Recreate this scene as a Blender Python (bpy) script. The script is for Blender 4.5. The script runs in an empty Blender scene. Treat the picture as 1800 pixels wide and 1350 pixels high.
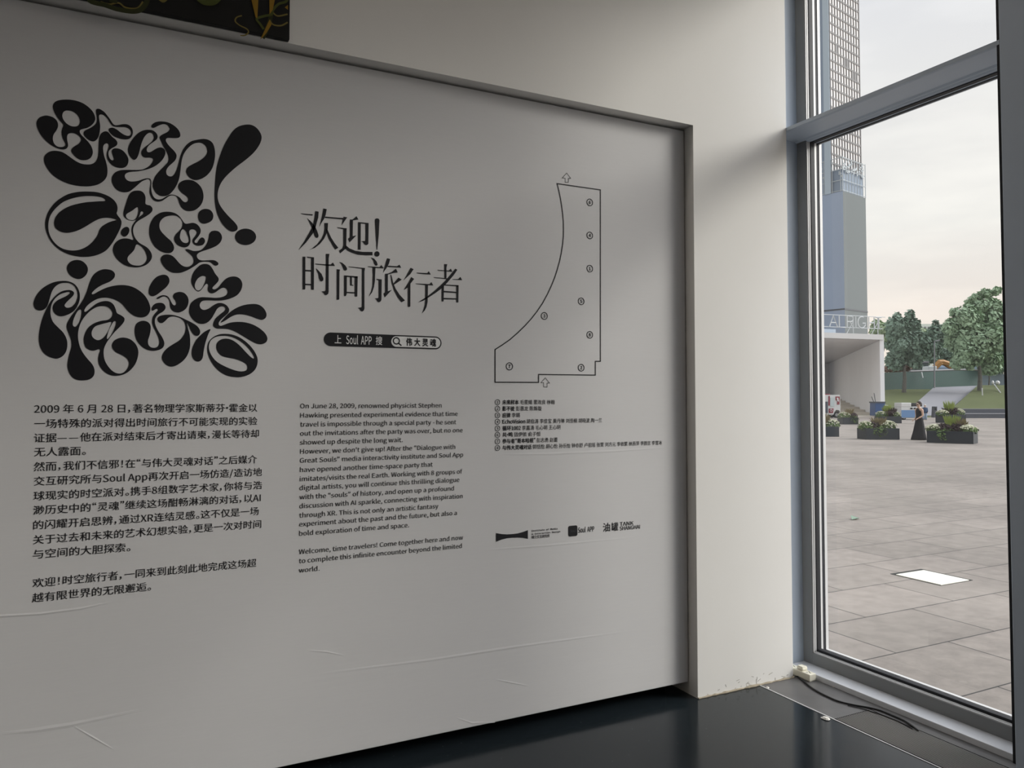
import bpy, bmesh, math, random, os
from mathutils import Vector, Matrix
from mathutils.geometry import tessellate_polygon

random.seed(7)
scene = bpy.context.scene
COL = scene.collection
R_ = math.radians

# ------------------------------------------------------------------ camera
FPX, YAW, CAMZ = 1338.0, R_(26.5), 1.6
CY = 653.0                      # image row of the optical axis
PITCH = math.atan((700 - CY) / FPX)
cam_d = bpy.data.cameras.new('camera')
cam_d.sensor_width = 36.0
cam_d.lens = 36.0 * FPX / 1800.0
cam_d.shift_y = -(675 - CY) / 1800.0
cam_d.clip_end = 2000
cam_d.clip_start = 0.05
cam = bpy.data.objects.new('camera', cam_d)
COL.objects.link(cam)
cam.location = (0, 0, CAMZ)
cam.rotation_euler = (R_(90) + PITCH, 0, -YAW)
scene.camera = cam

# ------------------------------------------------------------------ view
scene.view_settings.view_transform = 'Standard'
scene.view_settings.look = 'None'
scene.view_settings.gamma = 1.0
scene.view_settings.use_curve_mapping = False
scene.view_settings.exposure = 0.0


def lin(c):
    c = c / 255.0
    return c / 12.92 if c <= 0.04045 else ((c + 0.055) / 1.055) ** 2.4


def rgb(r, g, b):
    return (lin(r), lin(g), lin(b), 1.0)


# ------------------------------------------------------------------ sky: pale overcast with a warm band near the horizon
world = bpy.data.worlds.new('World')
scene.world = world
world.use_nodes = True
nt = world.node_tree
nt.nodes.clear()
n_out = nt.nodes.new('ShaderNodeOutputWorld')
n_bg = nt.nodes.new('ShaderNodeBackground')
n_tc = nt.nodes.new('ShaderNodeTexCoord')
n_sep = nt.nodes.new('ShaderNodeSeparateXYZ')
n_ramp = nt.nodes.new('ShaderNodeValToRGB')
n_map = nt.nodes.new('ShaderNodeMapping')
n_noise = nt.nodes.new('ShaderNodeTexNoise')
n_mix = nt.nodes.new('ShaderNodeMix')
n_mix.data_type = 'RGBA'
n_cr = nt.nodes.new('ShaderNodeValToRGB')
nt.links.new(n_tc.outputs['Generated'], n_sep.inputs[0])
nt.links.new(n_sep.outputs['Z'], n_ramp.inputs[0])
el = n_ramp.color_ramp.elements
el[0].position = 0.0
el[0].color = rgb(252, 238, 222)
el[1].position = 1.0
el[1].color = rgb(232, 234, 240)
for pos, c in ((0.10, rgb(250, 238, 228)), (0.2, rgb(250, 246, 240)), (0.32, rgb(246, 243, 240)), (0.5, rgb(238, 238, 243))):
    e = el.new(pos)
    e.color = c
n_map.inputs['Scale'].default_value = (1.6, 1.6, 7.0)
nt.links.new(n_tc.outputs['Generated'], n_map.inputs[0])
nt.links.new(n_map.outputs[0], n_noise.inputs['Vector'])
n_noise.inputs['Scale'].default_value = 1.7
n_noise.inputs['Detail'].default_value = 7
n_noise.inputs['Roughness'].default_value = 0.55
nt.links.new(n_noise.outputs['Fac'], n_cr.inputs[0])
n_cr.color_ramp.elements[0].position = 0.38
n_cr.color_ramp.elements[0].color = (0.87, 0.875, 0.89, 1)
n_cr.color_ramp.elements[1].position = 0.62
n_cr.color_ramp.elements[1].color = (1, 1, 1, 1)
n_mix.blend_type = 'MULTIPLY'
n_mix.inputs[0].default_value = 1.0
nt.links.new(n_ramp.outputs[0], n_mix.inputs[6])
nt.links.new(n_cr.outputs[0], n_mix.inputs[7])
nt.links.new(n_mix.outputs[2], n_bg.inputs[0])
# the veiled sun lies behind the viewer's right shoulder: the sky is brighter on that side
n_dot = nt.nodes.new('ShaderNodeVectorMath')
n_dot.operation = 'DOT_PRODUCT'
n_dot.inputs[1].default_value = Vector((0.58, -0.40, 0.71)).normalized()
nt.links.new(n_tc.outputs['Generated'], n_dot.inputs[0])
n_glow = nt.nodes.new('ShaderNodeMapRange')
n_glow.interpolation_type = 'SMOOTHSTEP'
n_glow.inputs['From Min'].default_value = 0.62
n_glow.inputs['From Max'].default_value = 0.92
n_glow.inputs['To Min'].default_value = 1.12
n_glow.inputs['To Max'].default_value = 3.9
nt.links.new(n_dot.outputs['Value'], n_glow.inputs[0])
nt.links.new(n_glow.outputs[0], n_bg.inputs[1])
nt.links.new(n_bg.outputs[0], n_out.inputs[0])

# hazy sun, very soft, from beyond the window
sun_d = bpy.data.lights.new('sun', 'SUN')
sun_d.energy = 2.4
sun_d.angle = R_(20)
sun_d.color = (1.0, 0.95, 0.88)
sun = bpy.data.objects.new('sun', sun_d)
COL.objects.link(sun)
SUN_DIR = Vector((-0.77, 0.45, -0.41)).normalized()
sun.rotation_euler = SUN_DIR.to_track_quat('-Z', 'Y').to_euler()

# ------------------------------------------------------------------ where things stand, measured from the photograph
CF = Vector((math.sin(YAW), math.cos(YAW), 0))      # level view direction
CR = Vector((math.cos(YAW), -math.sin(YAW), 0))     # to the right of it
EYE = Vector((0, 0, CAMZ))
VF = Vector((math.sin(YAW) * math.cos(PITCH), math.cos(YAW) * math.cos(PITCH), math.sin(PITCH)))
VU = Vector((-math.sin(YAW) * math.sin(PITCH), -math.cos(YAW) * math.sin(PITCH), math.cos(PITCH)))


def ray(x, y):
    return VF + CR * ((x - 900) / FPX) + VU * ((CY - y) / FPX)


def onY(x, y, Y):
    d = ray(x, y)
    return EYE + d * (Y / d.y)


def onZ(x, y, Z):
    d = ray(x, y)
    return EYE + d * ((Z - CAMZ) / d.z)


def far(x, y, D):
    """point seen at (x, y) that stands D metres ahead"""
    d = ray(x, y)
    return EYE + d * (D / d.dot(CF))


def plan(lat, dep, z=0.0):
    return CR * lat + CF * dep + Vector((0, 0, z))


GZ = -0.1      # level of the plaza outside
WY = 3.24      # face of the long wall
PY = 3.31      # face of the printed panel, set back in the wall

# ------------------------------------------------------------------ materials


def mat(name, col, rough=0.6, spec=0.4, metal=0.0, noise=0.0, nscale=8.0, bump=0.0, bscale=60.0, coat=0.0):
    m = bpy.data.materials.new(name)
    m.use_nodes = True
    t = m.node_tree
    b = t.nodes['Principled BSDF']
    b.inputs['Base Color'].default_value = col
    b.inputs['Roughness'].default_value = rough
    b.inputs['Specular IOR Level'].default_value = spec
    b.inputs['Metallic'].default_value = metal
    b.inputs['Coat Weight'].default_value = coat
    tc = t.nodes.new('ShaderNodeTexCoord')
    if noise > 0:
        nz = t.nodes.new('ShaderNodeTexNoise')
        nz.inputs['Scale'].default_value = nscale
        nz.inputs['Detail'].default_value = 5
        t.links.new(tc.outputs['Object'], nz.inputs['Vector'])
        mx = t.nodes.new('ShaderNodeMix')
        mx.data_type = 'RGBA'
        mx.inputs[6].default_value = tuple(max(0, c * (1 - noise)) for c in col[:3]) + (1,)
        mx.inputs[7].default_value = tuple(min(1, c * (1 + noise)) for c in col[:3]) + (1,)
        t.links.new(nz.outputs['Fac'], mx.inputs[0])
        t.links.new(mx.outputs[2], b.inputs['Base Color'])
    if bump > 0:
        nb = t.nodes.new('ShaderNodeTexNoise')
        nb.inputs['Scale'].default_value = bscale
        nb.inputs['Detail'].default_value = 3
        t.links.new(tc.outputs['Object'], nb.inputs['Vector'])
        bp = t.nodes.new('ShaderNodeBump')
        bp.inputs['Strength'].default_value = bump
        bp.inputs['Distance'].default_value = 0.01
        t.links.new(nb.outputs['Fac'], bp.inputs['Height'])
        t.links.new(bp.outputs[0], b.inputs['Normal'])
    return m


M = {}
M['wall'] = mat('wall_paint', rgb(226, 224, 220), 0.75, 0.25, noise=0.025, nscale=3, bump=0.05, bscale=9)
M['dark_wall'] = mat('hall_paint', rgb(234, 231, 226), 0.8, 0.2, noise=0.03, nscale=2)
M['ceiling'] = mat('ceiling_paint', rgb(214, 212, 208), 0.85, 0.2)
M['ink'] = mat('black_print', rgb(24, 24, 28), 0.6, 0.25)
M['ink_light'] = mat('fabric_knockout', rgb(222, 222, 222), 0.8, 0.2)
M['ink_grey'] = mat('grey_print', rgb(70, 72, 78), 0.7, 0.2)
M['steel'] = mat('grey_steel_paint', rgb(180, 191, 205), 0.42, 0.45, noise=0.04, nscale=5)
M['steel_dark'] = mat('dark_grey_frame', rgb(120, 121, 122), 0.4, 0.45, noise=0.04, nscale=5)
M['alu'] = mat('pale_aluminium', rgb(205, 205, 205), 0.35, 0.5)
M['rubber'] = mat('black_gasket', rgb(32, 33, 38), 0.6, 0.3)
M['strip_floor'] = mat('grey_floor_border', rgb(94, 93, 93), 0.34, 0.4, noise=0.22, nscale=9)
M['ledge'] = mat('window_ledge_paint', rgb(206, 208, 212), 0.35, 0.5, noise=0.06, nscale=9)
M['grate'] = mat('grate_metal', rgb(124, 122, 120), 0.45, 0.4)
M['pit'] = mat('grate_pit', rgb(6, 6, 7), 0.9, 0.05)
M['ivory'] = mat('ivory_plastic', rgb(226, 222, 205), 0.45, 0.4)
M['socket'] = mat('socket_grey', rgb(92, 104, 104), 0.5, 0.3)
M['cable'] = mat('black_cable', rgb(22, 22, 24), 0.4, 0.4)
M['plaster'] = mat('plaster_chip', rgb(225, 222, 215), 0.8, 0.2)
M['canvas'] = mat('black_canvas', rgb(12, 12, 11), 0.6, 0.25)
M['olive'] = mat('olive_paint', rgb(72, 78, 32), 0.6, 0.2, noise=0.35, nscale=12)
M['olive_dark'] = mat('dark_olive_paint', rgb(46, 50, 22), 0.6, 0.2, noise=0.35, nscale=12)
M['ochre'] = mat('ochre_paint', rgb(138, 106, 30), 0.6, 0.2, noise=0.25, nscale=10)
M['tan'] = mat('tan_paint', rgb(112, 100, 50), 0.6, 0.2)


def fabric_material():
    m = mat('grey_banner_fabric', rgb(208, 207, 208), 0.85, 0.15)
    t = m.node_tree
    b = t.nodes['Principled BSDF']
    tc = t.nodes.new('ShaderNodeTexCoord')
    # fine weave: long horizontal threads
    mp = t.nodes.new('ShaderNodeMapping')
    mp.inputs['Scale'].default_value = (10, 10, 170)
    n1 = t.nodes.new('ShaderNodeTexNoise')
    n1.inputs['Scale'].default_value = 1.0
    n1.inputs['Detail'].default_value = 2
    t.links.new(tc.outputs['Object'], mp.inputs[0])
    t.links.new(mp.outputs[0], n1.inputs['Vector'])
    # slack folds, wide in x and narrow in z
    mp2 = t.nodes.new('ShaderNodeMapping')
    mp2.inputs['Scale'].default_value = (0.5, 1, 5.0)
    n2 = t.nodes.new('ShaderNodeTexNoise')
    n2.inputs['Scale'].default_value = 1.3
    n2.inputs['Detail'].default_value = 3
    t.links.new(tc.outputs['Object'], mp2.inputs[0])
    t.links.new(mp2.outputs[0], n2.inputs['Vector'])
    ad = t.nodes.new('ShaderNodeMath')
    ad.operation = 'MULTIPLY_ADD'
    ad.inputs[1].default_value = 0.03
    t.links.new(n1.outputs['Fac'], ad.inputs[0])
    t.links.new(n2.outputs['Fac'], ad.inputs[2])
    bp = t.nodes.new('ShaderNodeBump')
    bp.inputs['Strength'].default_value = 0.14
    bp.inputs['Distance'].default_value = 0.02
    t.links.new(ad.outputs[0], bp.inputs['Height'])
    t.links.new(bp.outputs[0], b.inputs['Normal'])
    # thread colour
    mx = t.nodes.new('ShaderNodeMix')
    mx.data_type = 'RGBA'
    mx.inputs[6].default_value = rgb(206, 205, 206)
    mx.inputs[7].default_value = rgb(210, 209, 209)
    t.links.new(n1.outputs['Fac'], mx.inputs[0])
    t.links.new(mx.outputs[2], b.inputs['Base Color'])
    return m


M['fabric'] = fabric_material()


def floor_material():
    m = mat('dark_epoxy_floor', rgb(30, 36, 40), 0.16, 0.25)
    t = m.node_tree
    b = t.nodes['Principled BSDF']
    tc = t.nodes.new('ShaderNodeTexCoord')
    n1 = t.nodes.new('ShaderNodeTexNoise')
    n1.inputs['Scale'].default_value = 1.6
    n1.inputs['Detail'].default_value = 6
    t.links.new(tc.outputs['Object'], n1.inputs['Vector'])
    r = t.nodes.new('ShaderNodeMapRange')
    r.inputs['From Min'].default_value = 0.35
    r.inputs['From Max'].default_value = 0.7
    r.inputs['To Min'].default_value = 0.09
    r.inputs['To Max'].default_value = 0.22
    t.links.new(n1.outputs['Fac'], r.inputs[0])
    t.links.new(r.outputs[0], b.inputs['Roughness'])
    # specks of dust
    v = t.nodes.new('ShaderNodeTexVoronoi')
    v.inputs['Scale'].default_value = 26
    t.links.new(tc.outputs['Object'], v.inputs['Vector'])
    lt = t.nodes.new('ShaderNodeMath')
    lt.operation = 'LESS_THAN'
    lt.inputs[1].default_value = 0.045
    t.links.new(v.outputs['Distance'], lt.inputs[0])
    mx = t.nodes.new('ShaderNodeMix')
    mx.data_type = 'RGBA'
    mx.inputs[6].default_value = rgb(30, 36, 40)
    mx.inputs[7].default_value = rgb(110, 114, 114)
    t.links.new(lt.outputs[0], mx.inputs[0])
    t.links.new(mx.outputs[2], b.inputs['Base Color'])
    return m


M['floor'] = floor_material()


def glass_material():
    m = bpy.data.materials.new('window_glass')
    m.use_nodes = True
    t = m.node_tree
    t.nodes.clear()
    out = t.nodes.new('ShaderNodeOutputMaterial')
    tr = t.nodes.new('ShaderNodeBsdfTransparent')
    tr.inputs[0].default_value = (0.93, 0.95, 0.945, 1)
    gl = t.nodes.new('ShaderNodeBsdfGlossy')
    gl.inputs['Roughness'].default_value = 0.0
    fr = t.nodes.new('ShaderNodeFresnel')
    ge = t.nodes.new('ShaderNodeNewGeometry')
    io = t.nodes.new('ShaderNodeMapRange')
    io.inputs['To Min'].default_value = 1.45
    io.inputs['To Max'].default_value = 1 / 1.45
    t.links.new(ge.outputs['Backfacing'], io.inputs[0])
    t.links.new(io.outputs[0], fr.inputs[0])
    mx = t.nodes.new('ShaderNodeMixShader')
    t.links.new(fr.outputs[0], mx.inputs[0])
    t.links.new(tr.outputs[0], mx.inputs[1])
    t.links.new(gl.outputs[0], mx.inputs[2])
    # small translucent share, added as a pale veil of haze over the view
    du = t.nodes.new('ShaderNodeBsdfTranslucent')
    du.inputs[0].default_value = (0.9, 0.92, 0.95, 1)
    mx2 = t.nodes.new('ShaderNodeMixShader')
    mx2.inputs[0].default_value = 0.007
    t.links.new(mx.outputs[0], mx2.inputs[1])
    t.links.new(du.outputs[0], mx2.inputs[2])
    t.links.new(mx2.outputs[0], out.inputs[0])
    return m


M['glass'] = glass_material()


def paving_material():
    m = mat('stone_paving', rgb(176, 170, 165), 0.7, 0.3)
    t = m.node_tree
    b = t.nodes['Principled BSDF']
    tc = t.nodes.new('ShaderNodeTexCoord')
    mp = t.nodes.new('ShaderNodeMapping')
    mp.inputs['Location'].default_value = (-4.592 + 1.07 * 20, -2.797 + 0.662 * 60, 0)
    t.links.new(tc.outputs['Object'], mp.inputs[0])
    br = t.nodes.new('ShaderNodeTexBrick')
    br.inputs['Scale'].default_value = 1.0
    br.inputs['Brick Width'].default_value = 1.07
    br.inputs['Row Height'].default_value = 0.662
    br.inputs['Mortar Size'].default_value = 0.006
    br.inputs['Mortar Smooth'].default_value = 0.1
    br.inputs['Bias'].default_value = 0.0
    br.offset = 0.5
    br.inputs['Color1'].default_value = rgb(145, 137, 130)
    br.inputs['Color2'].default_value = rgb(135, 128, 121)
    br.inputs['Mortar'].default_value = rgb(58, 56, 55)
    t.links.new(mp.outputs[0], br.inputs['Vector'])
    n1 = t.nodes.new('ShaderNodeTexNoise')
    n1.inputs['Scale'].default_value = 7.0
    n1.inputs['Detail'].default_value = 8
    n1.inputs['Roughness'].default_value = 0.7
    t.links.new(tc.outputs['Object'], n1.inputs['Vector'])
    n2 = t.nodes.new('ShaderNodeTexNoise')
    n2.inputs['Scale'].default_value = 0.35
    n2.inputs['Detail'].default_value = 4
    t.links.new(tc.outputs['Object'], n2.inputs['Vector'])
    ad = t.nodes.new('ShaderNodeMath')
    ad.operation = 'ADD'
    t.links.new(n1.outputs['Fac'], ad.inputs[0])
    t.links.new(n2.outputs['Fac'], ad.inputs[1])
    r = t.nodes.new('ShaderNodeMapRange')
    r.inputs['From Min'].default_value = 0.7
    r.inputs['From Max'].default_value = 1.3
    r.inputs['To Min'].default_value = 0.62
    r.inputs['To Max'].default_value = 1.12
    t.links.new(ad.outputs[0], r.inputs[0])
    mx = t.nodes.new('ShaderNodeMix')
    mx.data_type = 'RGBA'
    mx.blend_type = 'MULTIPLY'
    mx.inputs[0].default_value = 1.0
    t.links.new(br.outputs['Color'], mx.inputs[6])
    t.links.new(r.outputs[0], mx.inputs[7])
    t.links.new(mx.outputs[2], b.inputs['Base Color'])
    bp = t.nodes.new('ShaderNodeBump')
    bp.inputs['Strength'].default_value = 0.25
    bp.inputs['Distance'].default_value = 0.01
    t.links.new(n1.outputs['Fac'], bp.inputs['Height'])
    t.links.new(bp.outputs[0], b.inputs['Normal'])
    return m


M['paving'] = paving_material()

# ------------------------------------------------------------------ mesh helpers


class MB:
    def __init__(s):
        s.v = []
        s.f = []

    def add(s, vs, fs):
        o = len(s.v)
        s.v += [tuple(v) for v in vs]
        s.f += [tuple(i + o for i in f) for f in fs]
        return s

    def box(s, x0, x1, y0, y1, z0, z1):
        vs = [(x, y, z) for z in (z0, z1) for y in (y0, y1) for x in (x0, x1)]
        return s.add(vs, [(0, 2, 3, 1), (4, 5, 7, 6), (0, 1, 5, 4), (2, 6, 7, 3), (0, 4, 6, 2), (1, 3, 7, 5)])

    def prism(s, pts, z0, z1):
        """plan outline pts (x, y) extruded from z0 to z1"""
        n = len(pts)
        vs = [(p[0], p[1], z0) for p in pts] + [(p[0], p[1], z1) for p in pts]
        fs = [tuple(range(n - 1, -1, -1)), tuple(range(n, 2 * n))]
        fs += [(i, (i + 1) % n, n + (i + 1) % n, n + i) for i in range(n)]
        return s.add(vs, fs)

    def slab(s, pts, d):
        """3-D polygon pts thickened along vector d"""
        n = len(pts)
        d = Vector(d)
        vs = [Vector(p) for p in pts] + [Vector(p) + d for p in pts]
        fs = [tuple(range(n - 1, -1, -1)), tuple(range(n, 2 * n))]
        fs += [(i, (i + 1) % n, n + (i + 1) % n, n + i) for i in range(n)]
        return s.add(vs, fs)

    def obox(s, c, ax, ay, az):
        """box centred at c with half axes ax, ay, az"""
        c, ax, ay, az = Vector(c), Vector(ax), Vector(ay), Vector(az)
        vs = [c + ax * i + ay * j + az * k for k in (-1, 1) for j in (-1, 1) for i in (-1, 1)]
        return s.add(vs, [(0, 2, 3, 1), (4, 5, 7, 6), (0, 1, 5, 4), (2, 6, 7, 3), (0, 4, 6, 2), (1, 3, 7, 5)])

    def tube(s, pts, r, n=8, caps=True):
        pts = [Vector(p) for p in pts]
        rs = r if isinstance(r, (list, tuple)) else [r] * len(pts)
        o = len(s.v)
        up = None
        for i, p in enumerate(pts):
            a = pts[max(0, i - 1)]
            b = pts[min(len(pts) - 1, i + 1)]
            t = (b - a).normalized()
            if up is None:
                up = t.orthogonal().normalized()
            else:
                up = (up - t * up.dot(t))
                up = up.normalized() if up.length > 1e-6 else t.orthogonal().normalized()
            sd = t.cross(up)
            for k in range(n):
                ang = 2 * math.pi * k / n
                s.v.append(tuple(p + (up * math.cos(ang) + sd * math.sin(ang)) * rs[i]))
        for i in range(len(pts) - 1):
            for k in range(n):
                s.f.append((o + i * n + k, o + i * n + (k + 1) % n, o + (i + 1) * n + (k + 1) % n, o + (i + 1) * n + k))
        if caps:
            s.f.append(tuple(o + k for k in range(n - 1, -1, -1)))
            e = o + (len(pts) - 1) * n
            s.f.append(tuple(e + k for k in range(n)))
        return s

    def ellipsoid(s, c, rx, ry, rz, nu=12, nv=8):
        c = Vector(c)
        o = len(s.v)
        for j in range(nv + 1):
            th = math.pi * j / nv
            for i in range(nu):
                ph = 2 * math.pi * i / nu
                s.v.append((c.x + rx * math.sin(th) * math.cos(ph), c.y + ry * math.sin(th) * math.sin(ph), c.z + rz * math.cos(th)))
        for j in range(nv):
            for i in range(nu):
                s.f.append((o + j * nu + i, o + (j + 1) * nu + i, o + (j + 1) * nu + (i + 1) % nu, o + j * nu + (i + 1) % nu))
        return s

    def build(s, name, m, parent=None, bevel=0.0, smooth=False, rel=None):
        me = bpy.data.meshes.new(name)
        off = Vector(rel) if rel is not None else Vector((0, 0, 0))
        me.from_pydata([tuple(Vector(v) - off) for v in s.v], [], s.f)
        bm = bmesh.new()
        bm.from_mesh(me)
        bmesh.ops.recalc_face_normals(bm, faces=bm.faces)
        bm.to_mesh(me)
        bm.free()
        me.materials.append(m)
        o = bpy.data.objects.new(name, me)
        COL.objects.link(o)
        if rel is not None:
            o.location = off
        if parent is not None:
            o.parent = parent
            if rel is None:
                # vertices were given in world space: keep them there
                o.matrix_parent_inverse = world_matrix(parent).inverted()
        if smooth:
            for p in me.polygons:
                p.use_smooth = True
        if bevel > 0:
            b = o.modifiers.new('bevel', 'BEVEL')
            b.width = bevel
            b.segments = 2
            b.limit_method = 'ANGLE'
            b.angle_limit = R_(40)
        return o


def world_matrix(o):
    m = o.matrix_basis.copy()
    if o.parent:
        m = world_matrix(o.parent) @ o.matrix_parent_inverse @ m
    return m


def tag(o, label, cat, group=None, kind=None):
    if label:
        o['label'] = label
    if cat:
        o['category'] = cat
    if group:
        o['group'] = group
    if kind:
        o['kind'] = kind
    return o


def thing(name, label, cat, loc=(0, 0, 0), rz=0.0, group=None, kind=None):
    o = bpy.data.objects.new(name, None)
    COL.objects.link(o)
    o.location = loc
    o.rotation_euler = (0, 0, rz)
    o.empty_display_size = 0.1
    return tag(o, label, cat, group, kind)


def struct(o, label=None, cat=None):
    o['kind'] = 'structure'
    return tag(o, label, cat)


def smooth_closed(pts, sub=4):
    n = len(pts)
    out = []
    for i in range(n):
        p0, p1, p2, p3 = (Vector(pts[(i + k - 1) % n]) for k in range(4))
        for k in range(sub):
            t = k / sub
            q = 0.5 * ((2 * p1) + (p2 - p0) * t + (2 * p0 - 5 * p1 + 4 * p2 - p3) * t * t + (3 * p1 - p0 - 3 * p2 + p3) * t ** 3)
            out.append(q)
    return out


def fill(mb, loops, Y):
    """flat print: loops of image points (outline first, then holes) laid on the plane y = Y"""
    loops3 = [[Vector((onY(p[0], p[1], Y).x, onY(p[0], p[1], Y).z, 0)) for p in lp] for lp in loops]
    tris = tessellate_polygon(loops3)
    flat = [v for lp in loops3 for v in lp]
    mb.add([(v.x, Y, v.y) for v in flat], [tuple(t) for t in tris])


def ellipse(cx, cy, rx, ry, n=24):
    return [(cx + rx * math.cos(2 * math.pi * k / n), cy + ry * math.sin(2 * math.pi * k / n)) for k in range(n)]


def stroke2d(mb, pts, w, Y, closed=False):
    """printed line of width w (metres) along world (x, z) points on plane y = Y"""
    n = len(pts)
    P = [Vector((p[0], p[1])) for p in pts]
    L, Rr = [], []
    for i in range(n):
        if closed:
            a, b = P[i - 1], P[(i + 1) % n]
        else:
            a, b = P[max(0, i - 1)], P[min(n - 1, i + 1)]
        d0 = (P[i] - a)
        d1 = (b - P[i])
        d0 = d0.normalized() if d0.length > 1e-9 else d1.normalized()
        d1 = d1.normalized() if d1.length > 1e-9 else d0
        t = (d0 + d1).normalized()
        nn = Vector((-t.y, t.x))
        k = 1.0 / max(0.4, nn.dot(Vector((-d0.y, d0.x))))
        L.append(P[i] + nn * w * 0.5 * k)
        Rr.append(P[i] - nn * w * 0.5 * k)
    vs = [(p.x, Y, p.y) for p in L] + [(p.x, Y, p.y) for p in Rr]
    m = n if closed else n - 1
    mb.add(vs, [(i, (i + 1) % n, n + (i + 1) % n, n + i) for i in range(m)])


# ------------------------------------------------------------------ lettering (Blender's own bundled typefaces)
FONTS = {}


def font(fname):
    if fname not in FONTS:
        try:
            FONTS[fname] = bpy.data.fonts.load(os.path.join(bpy.utils.system_resource('DATAFILES'), 'fonts', fname))
        except Exception:
            FONTS[fname] = None
    return FONTS[fname]


CJK = 'Noto Sans CJK Regular.woff2'
MONO = 'DejaVuSansMono.woff2'
GLYPH = {}


def glyph(s, fname=CJK, bold=0.0):
    key = (s, fname)
    if key not in GLYPH:
        c = bpy.data.curves.new('lettering', 'FONT')
        c.resolution_u = 3
        f = font(fname)
        k = 1.0
        if f:
            c.font = f
            k = 1 / 0.35014 if fname == CJK else 1.0
        c.body = s
        o = bpy.data.objects.new('lettering', c)
        me = bpy.data.meshes.new_from_object(o)
        GLYPH[key] = ([(v.co.x * k, v.co.y * k) for v in me.vertices], [tuple(p.vertices) for p in me.polygons])
        bpy.data.objects.remove(o)
        bpy.data.curves.remove(c)
        bpy.data.meshes.remove(me)
    if bold <= 0:
        return GLYPH[key]
    vs, fs = GLYPH[key]
    n = len(vs)
    ov, of = [], []
    for q, (dx, dy) in enumerate(((-1, 0), (1, 0), (0, -0.8), (0, 0.8))):
        ov += [(x + dx * bold, y + dy * bold, q * 0.00012) for x, y in vs]
        of += [tuple(i + q * n for i in f) for f in fs]
    return ov, of


HALF = '，。！；：、·“”'


def layout(text, fname=CJK, bold=0.0):
    """list of (x, glyph) in em and the total width"""
    pen = 0.0
    out = []
    i = 0
    while i < len(text):
        ch = text[i]
        if ch == ' ':
            pen += 0.27
            i += 1
            continue
        if ch in HALF:
            g = glyph(ch, fname, bold)
            x0 = min(v[0] for v in g[0])
            w = max(v[0] for v in g[0]) - x0
            adv = 0.5 if ch != '·' else 0.34
            out.append((pen - x0 + (0.08 if ch in '，。' else (adv - w) / 2), g))
            pen += adv
            i += 1
            continue
        if ord(ch) > 0x2E00 or ch == '—' or 0x2460 <= ord(ch) <= 0x2473:
            g = glyph(ch, fname, bold)
            out.append((pen, g))
            pen += 1.0
            i += 1
            continue
        j = i
        while j < len(text) and not (ord(text[j]) > 0x2E00 or text[j] in HALF or text[j] == '—'):
            j += 1
        run = text[i:j].rstrip(' ')
        tail = (j - i) - len(run)
        g = glyph(run, fname, bold)
        out.append((pen, g))
        pen += max(v[0] for v in g[0]) + 0.05 + tail * 0.24
        i = j
    return out, pen


def put_text(mb, text, x0, x1, z, Y, em=None, fname=CJK, bold=0.0, parts=None):
    """set text on plane y = Y between world x0 and x1 with its baseline at z"""
    lay, w = parts if parts else layout(text, fname, bold)
    xs = [px + v[0] for px, g in lay for v in g[0]]
    a, b = min(xs), max(xs)
    kx = (x1 - x0) / (b - a)
    kz = em if em else kx
    for px, g in lay:
        mb.add([(x0 + (px + v[0] - a) * kx, Y - (v[2] if len(v) > 2 else 0), z + v[1] * kz) for v in g[0]], g[1])


# ================================================================== THE HALL
mb = MB()
mb.box(-7, 3.152, -9, 3.6, -0.1, 0)
mb.box(3.14, 3.502, 3.05, 3.6, -0.1, -0.001)
floor = struct(mb.build('floor', M['floor']), 'dark polished epoxy floor of the hall', 'floor')
# grey border between the epoxy and the window, with the grate let into it
GX0, GX1, GY1 = 3.162, 3.418, 2.733
mb = MB()
mb.box(3.158, 3.502, GY1, 3.42, -0.1, 0.001)
mb.box(GX1, 3.502, -9, GY1, -0.1, 0.001)
struct(mb.build('floor_border', M['strip_floor']), 'worn grey floor border along the window', 'floor')
mb = MB().box(3.151, 3.158, -9, 3.24, -0.02, 0.0025)
struct(mb.build('trim_1', M['alu']), 'thin metal strip let into the dark floor', 'trim')

HEAD = 4.30
LZ, RX = 3.093, 2.722        # top and right edge of the recess
mb = MB()
mb.box(RX, 3.417, WY, 3.6, 0, 6.0)
mb.box(-7, RX, WY, 3.6, LZ, 6.0)
mb.box(-7, RX, 3.365, 3.6, 0.3, LZ)
wall_back = struct(mb.build('wall_back', M['wall']), 'off-white plaster wall with the recess for the panel', 'wall')
struct(MB().box(-7, RX, 3.52, 3.6, 0, 0.3).build('trim_20', M['pit']), 'near-black backing painting the shade under the panel', 'gap')  # near-black colour stands in for the shade in the gap below the panel
struct(MB().box(-7.2, -7, -9, 3.6, 0, 6).build('wall_left', M['dark_wall']), 'far left wall of the hall', 'wall')
struct(MB().box(-7.2, 3.7, -9.2, -9, 0, 6).build('wall_front', M['dark_wall']), 'wall behind the viewer', 'wall')
struct(MB().box(-7.2, 3.9, -9.2, 3.6, 6.0, 6.2).build('ceiling', M['ceiling']), 'grey ceiling of the hall', 'ceiling')
struct(MB().box(3.45, 3.78, -9, 3.6, HEAD + 0.05, 6.0).build('wall_right', M['wall']), 'wall band above the tall windows', 'wall')

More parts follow.
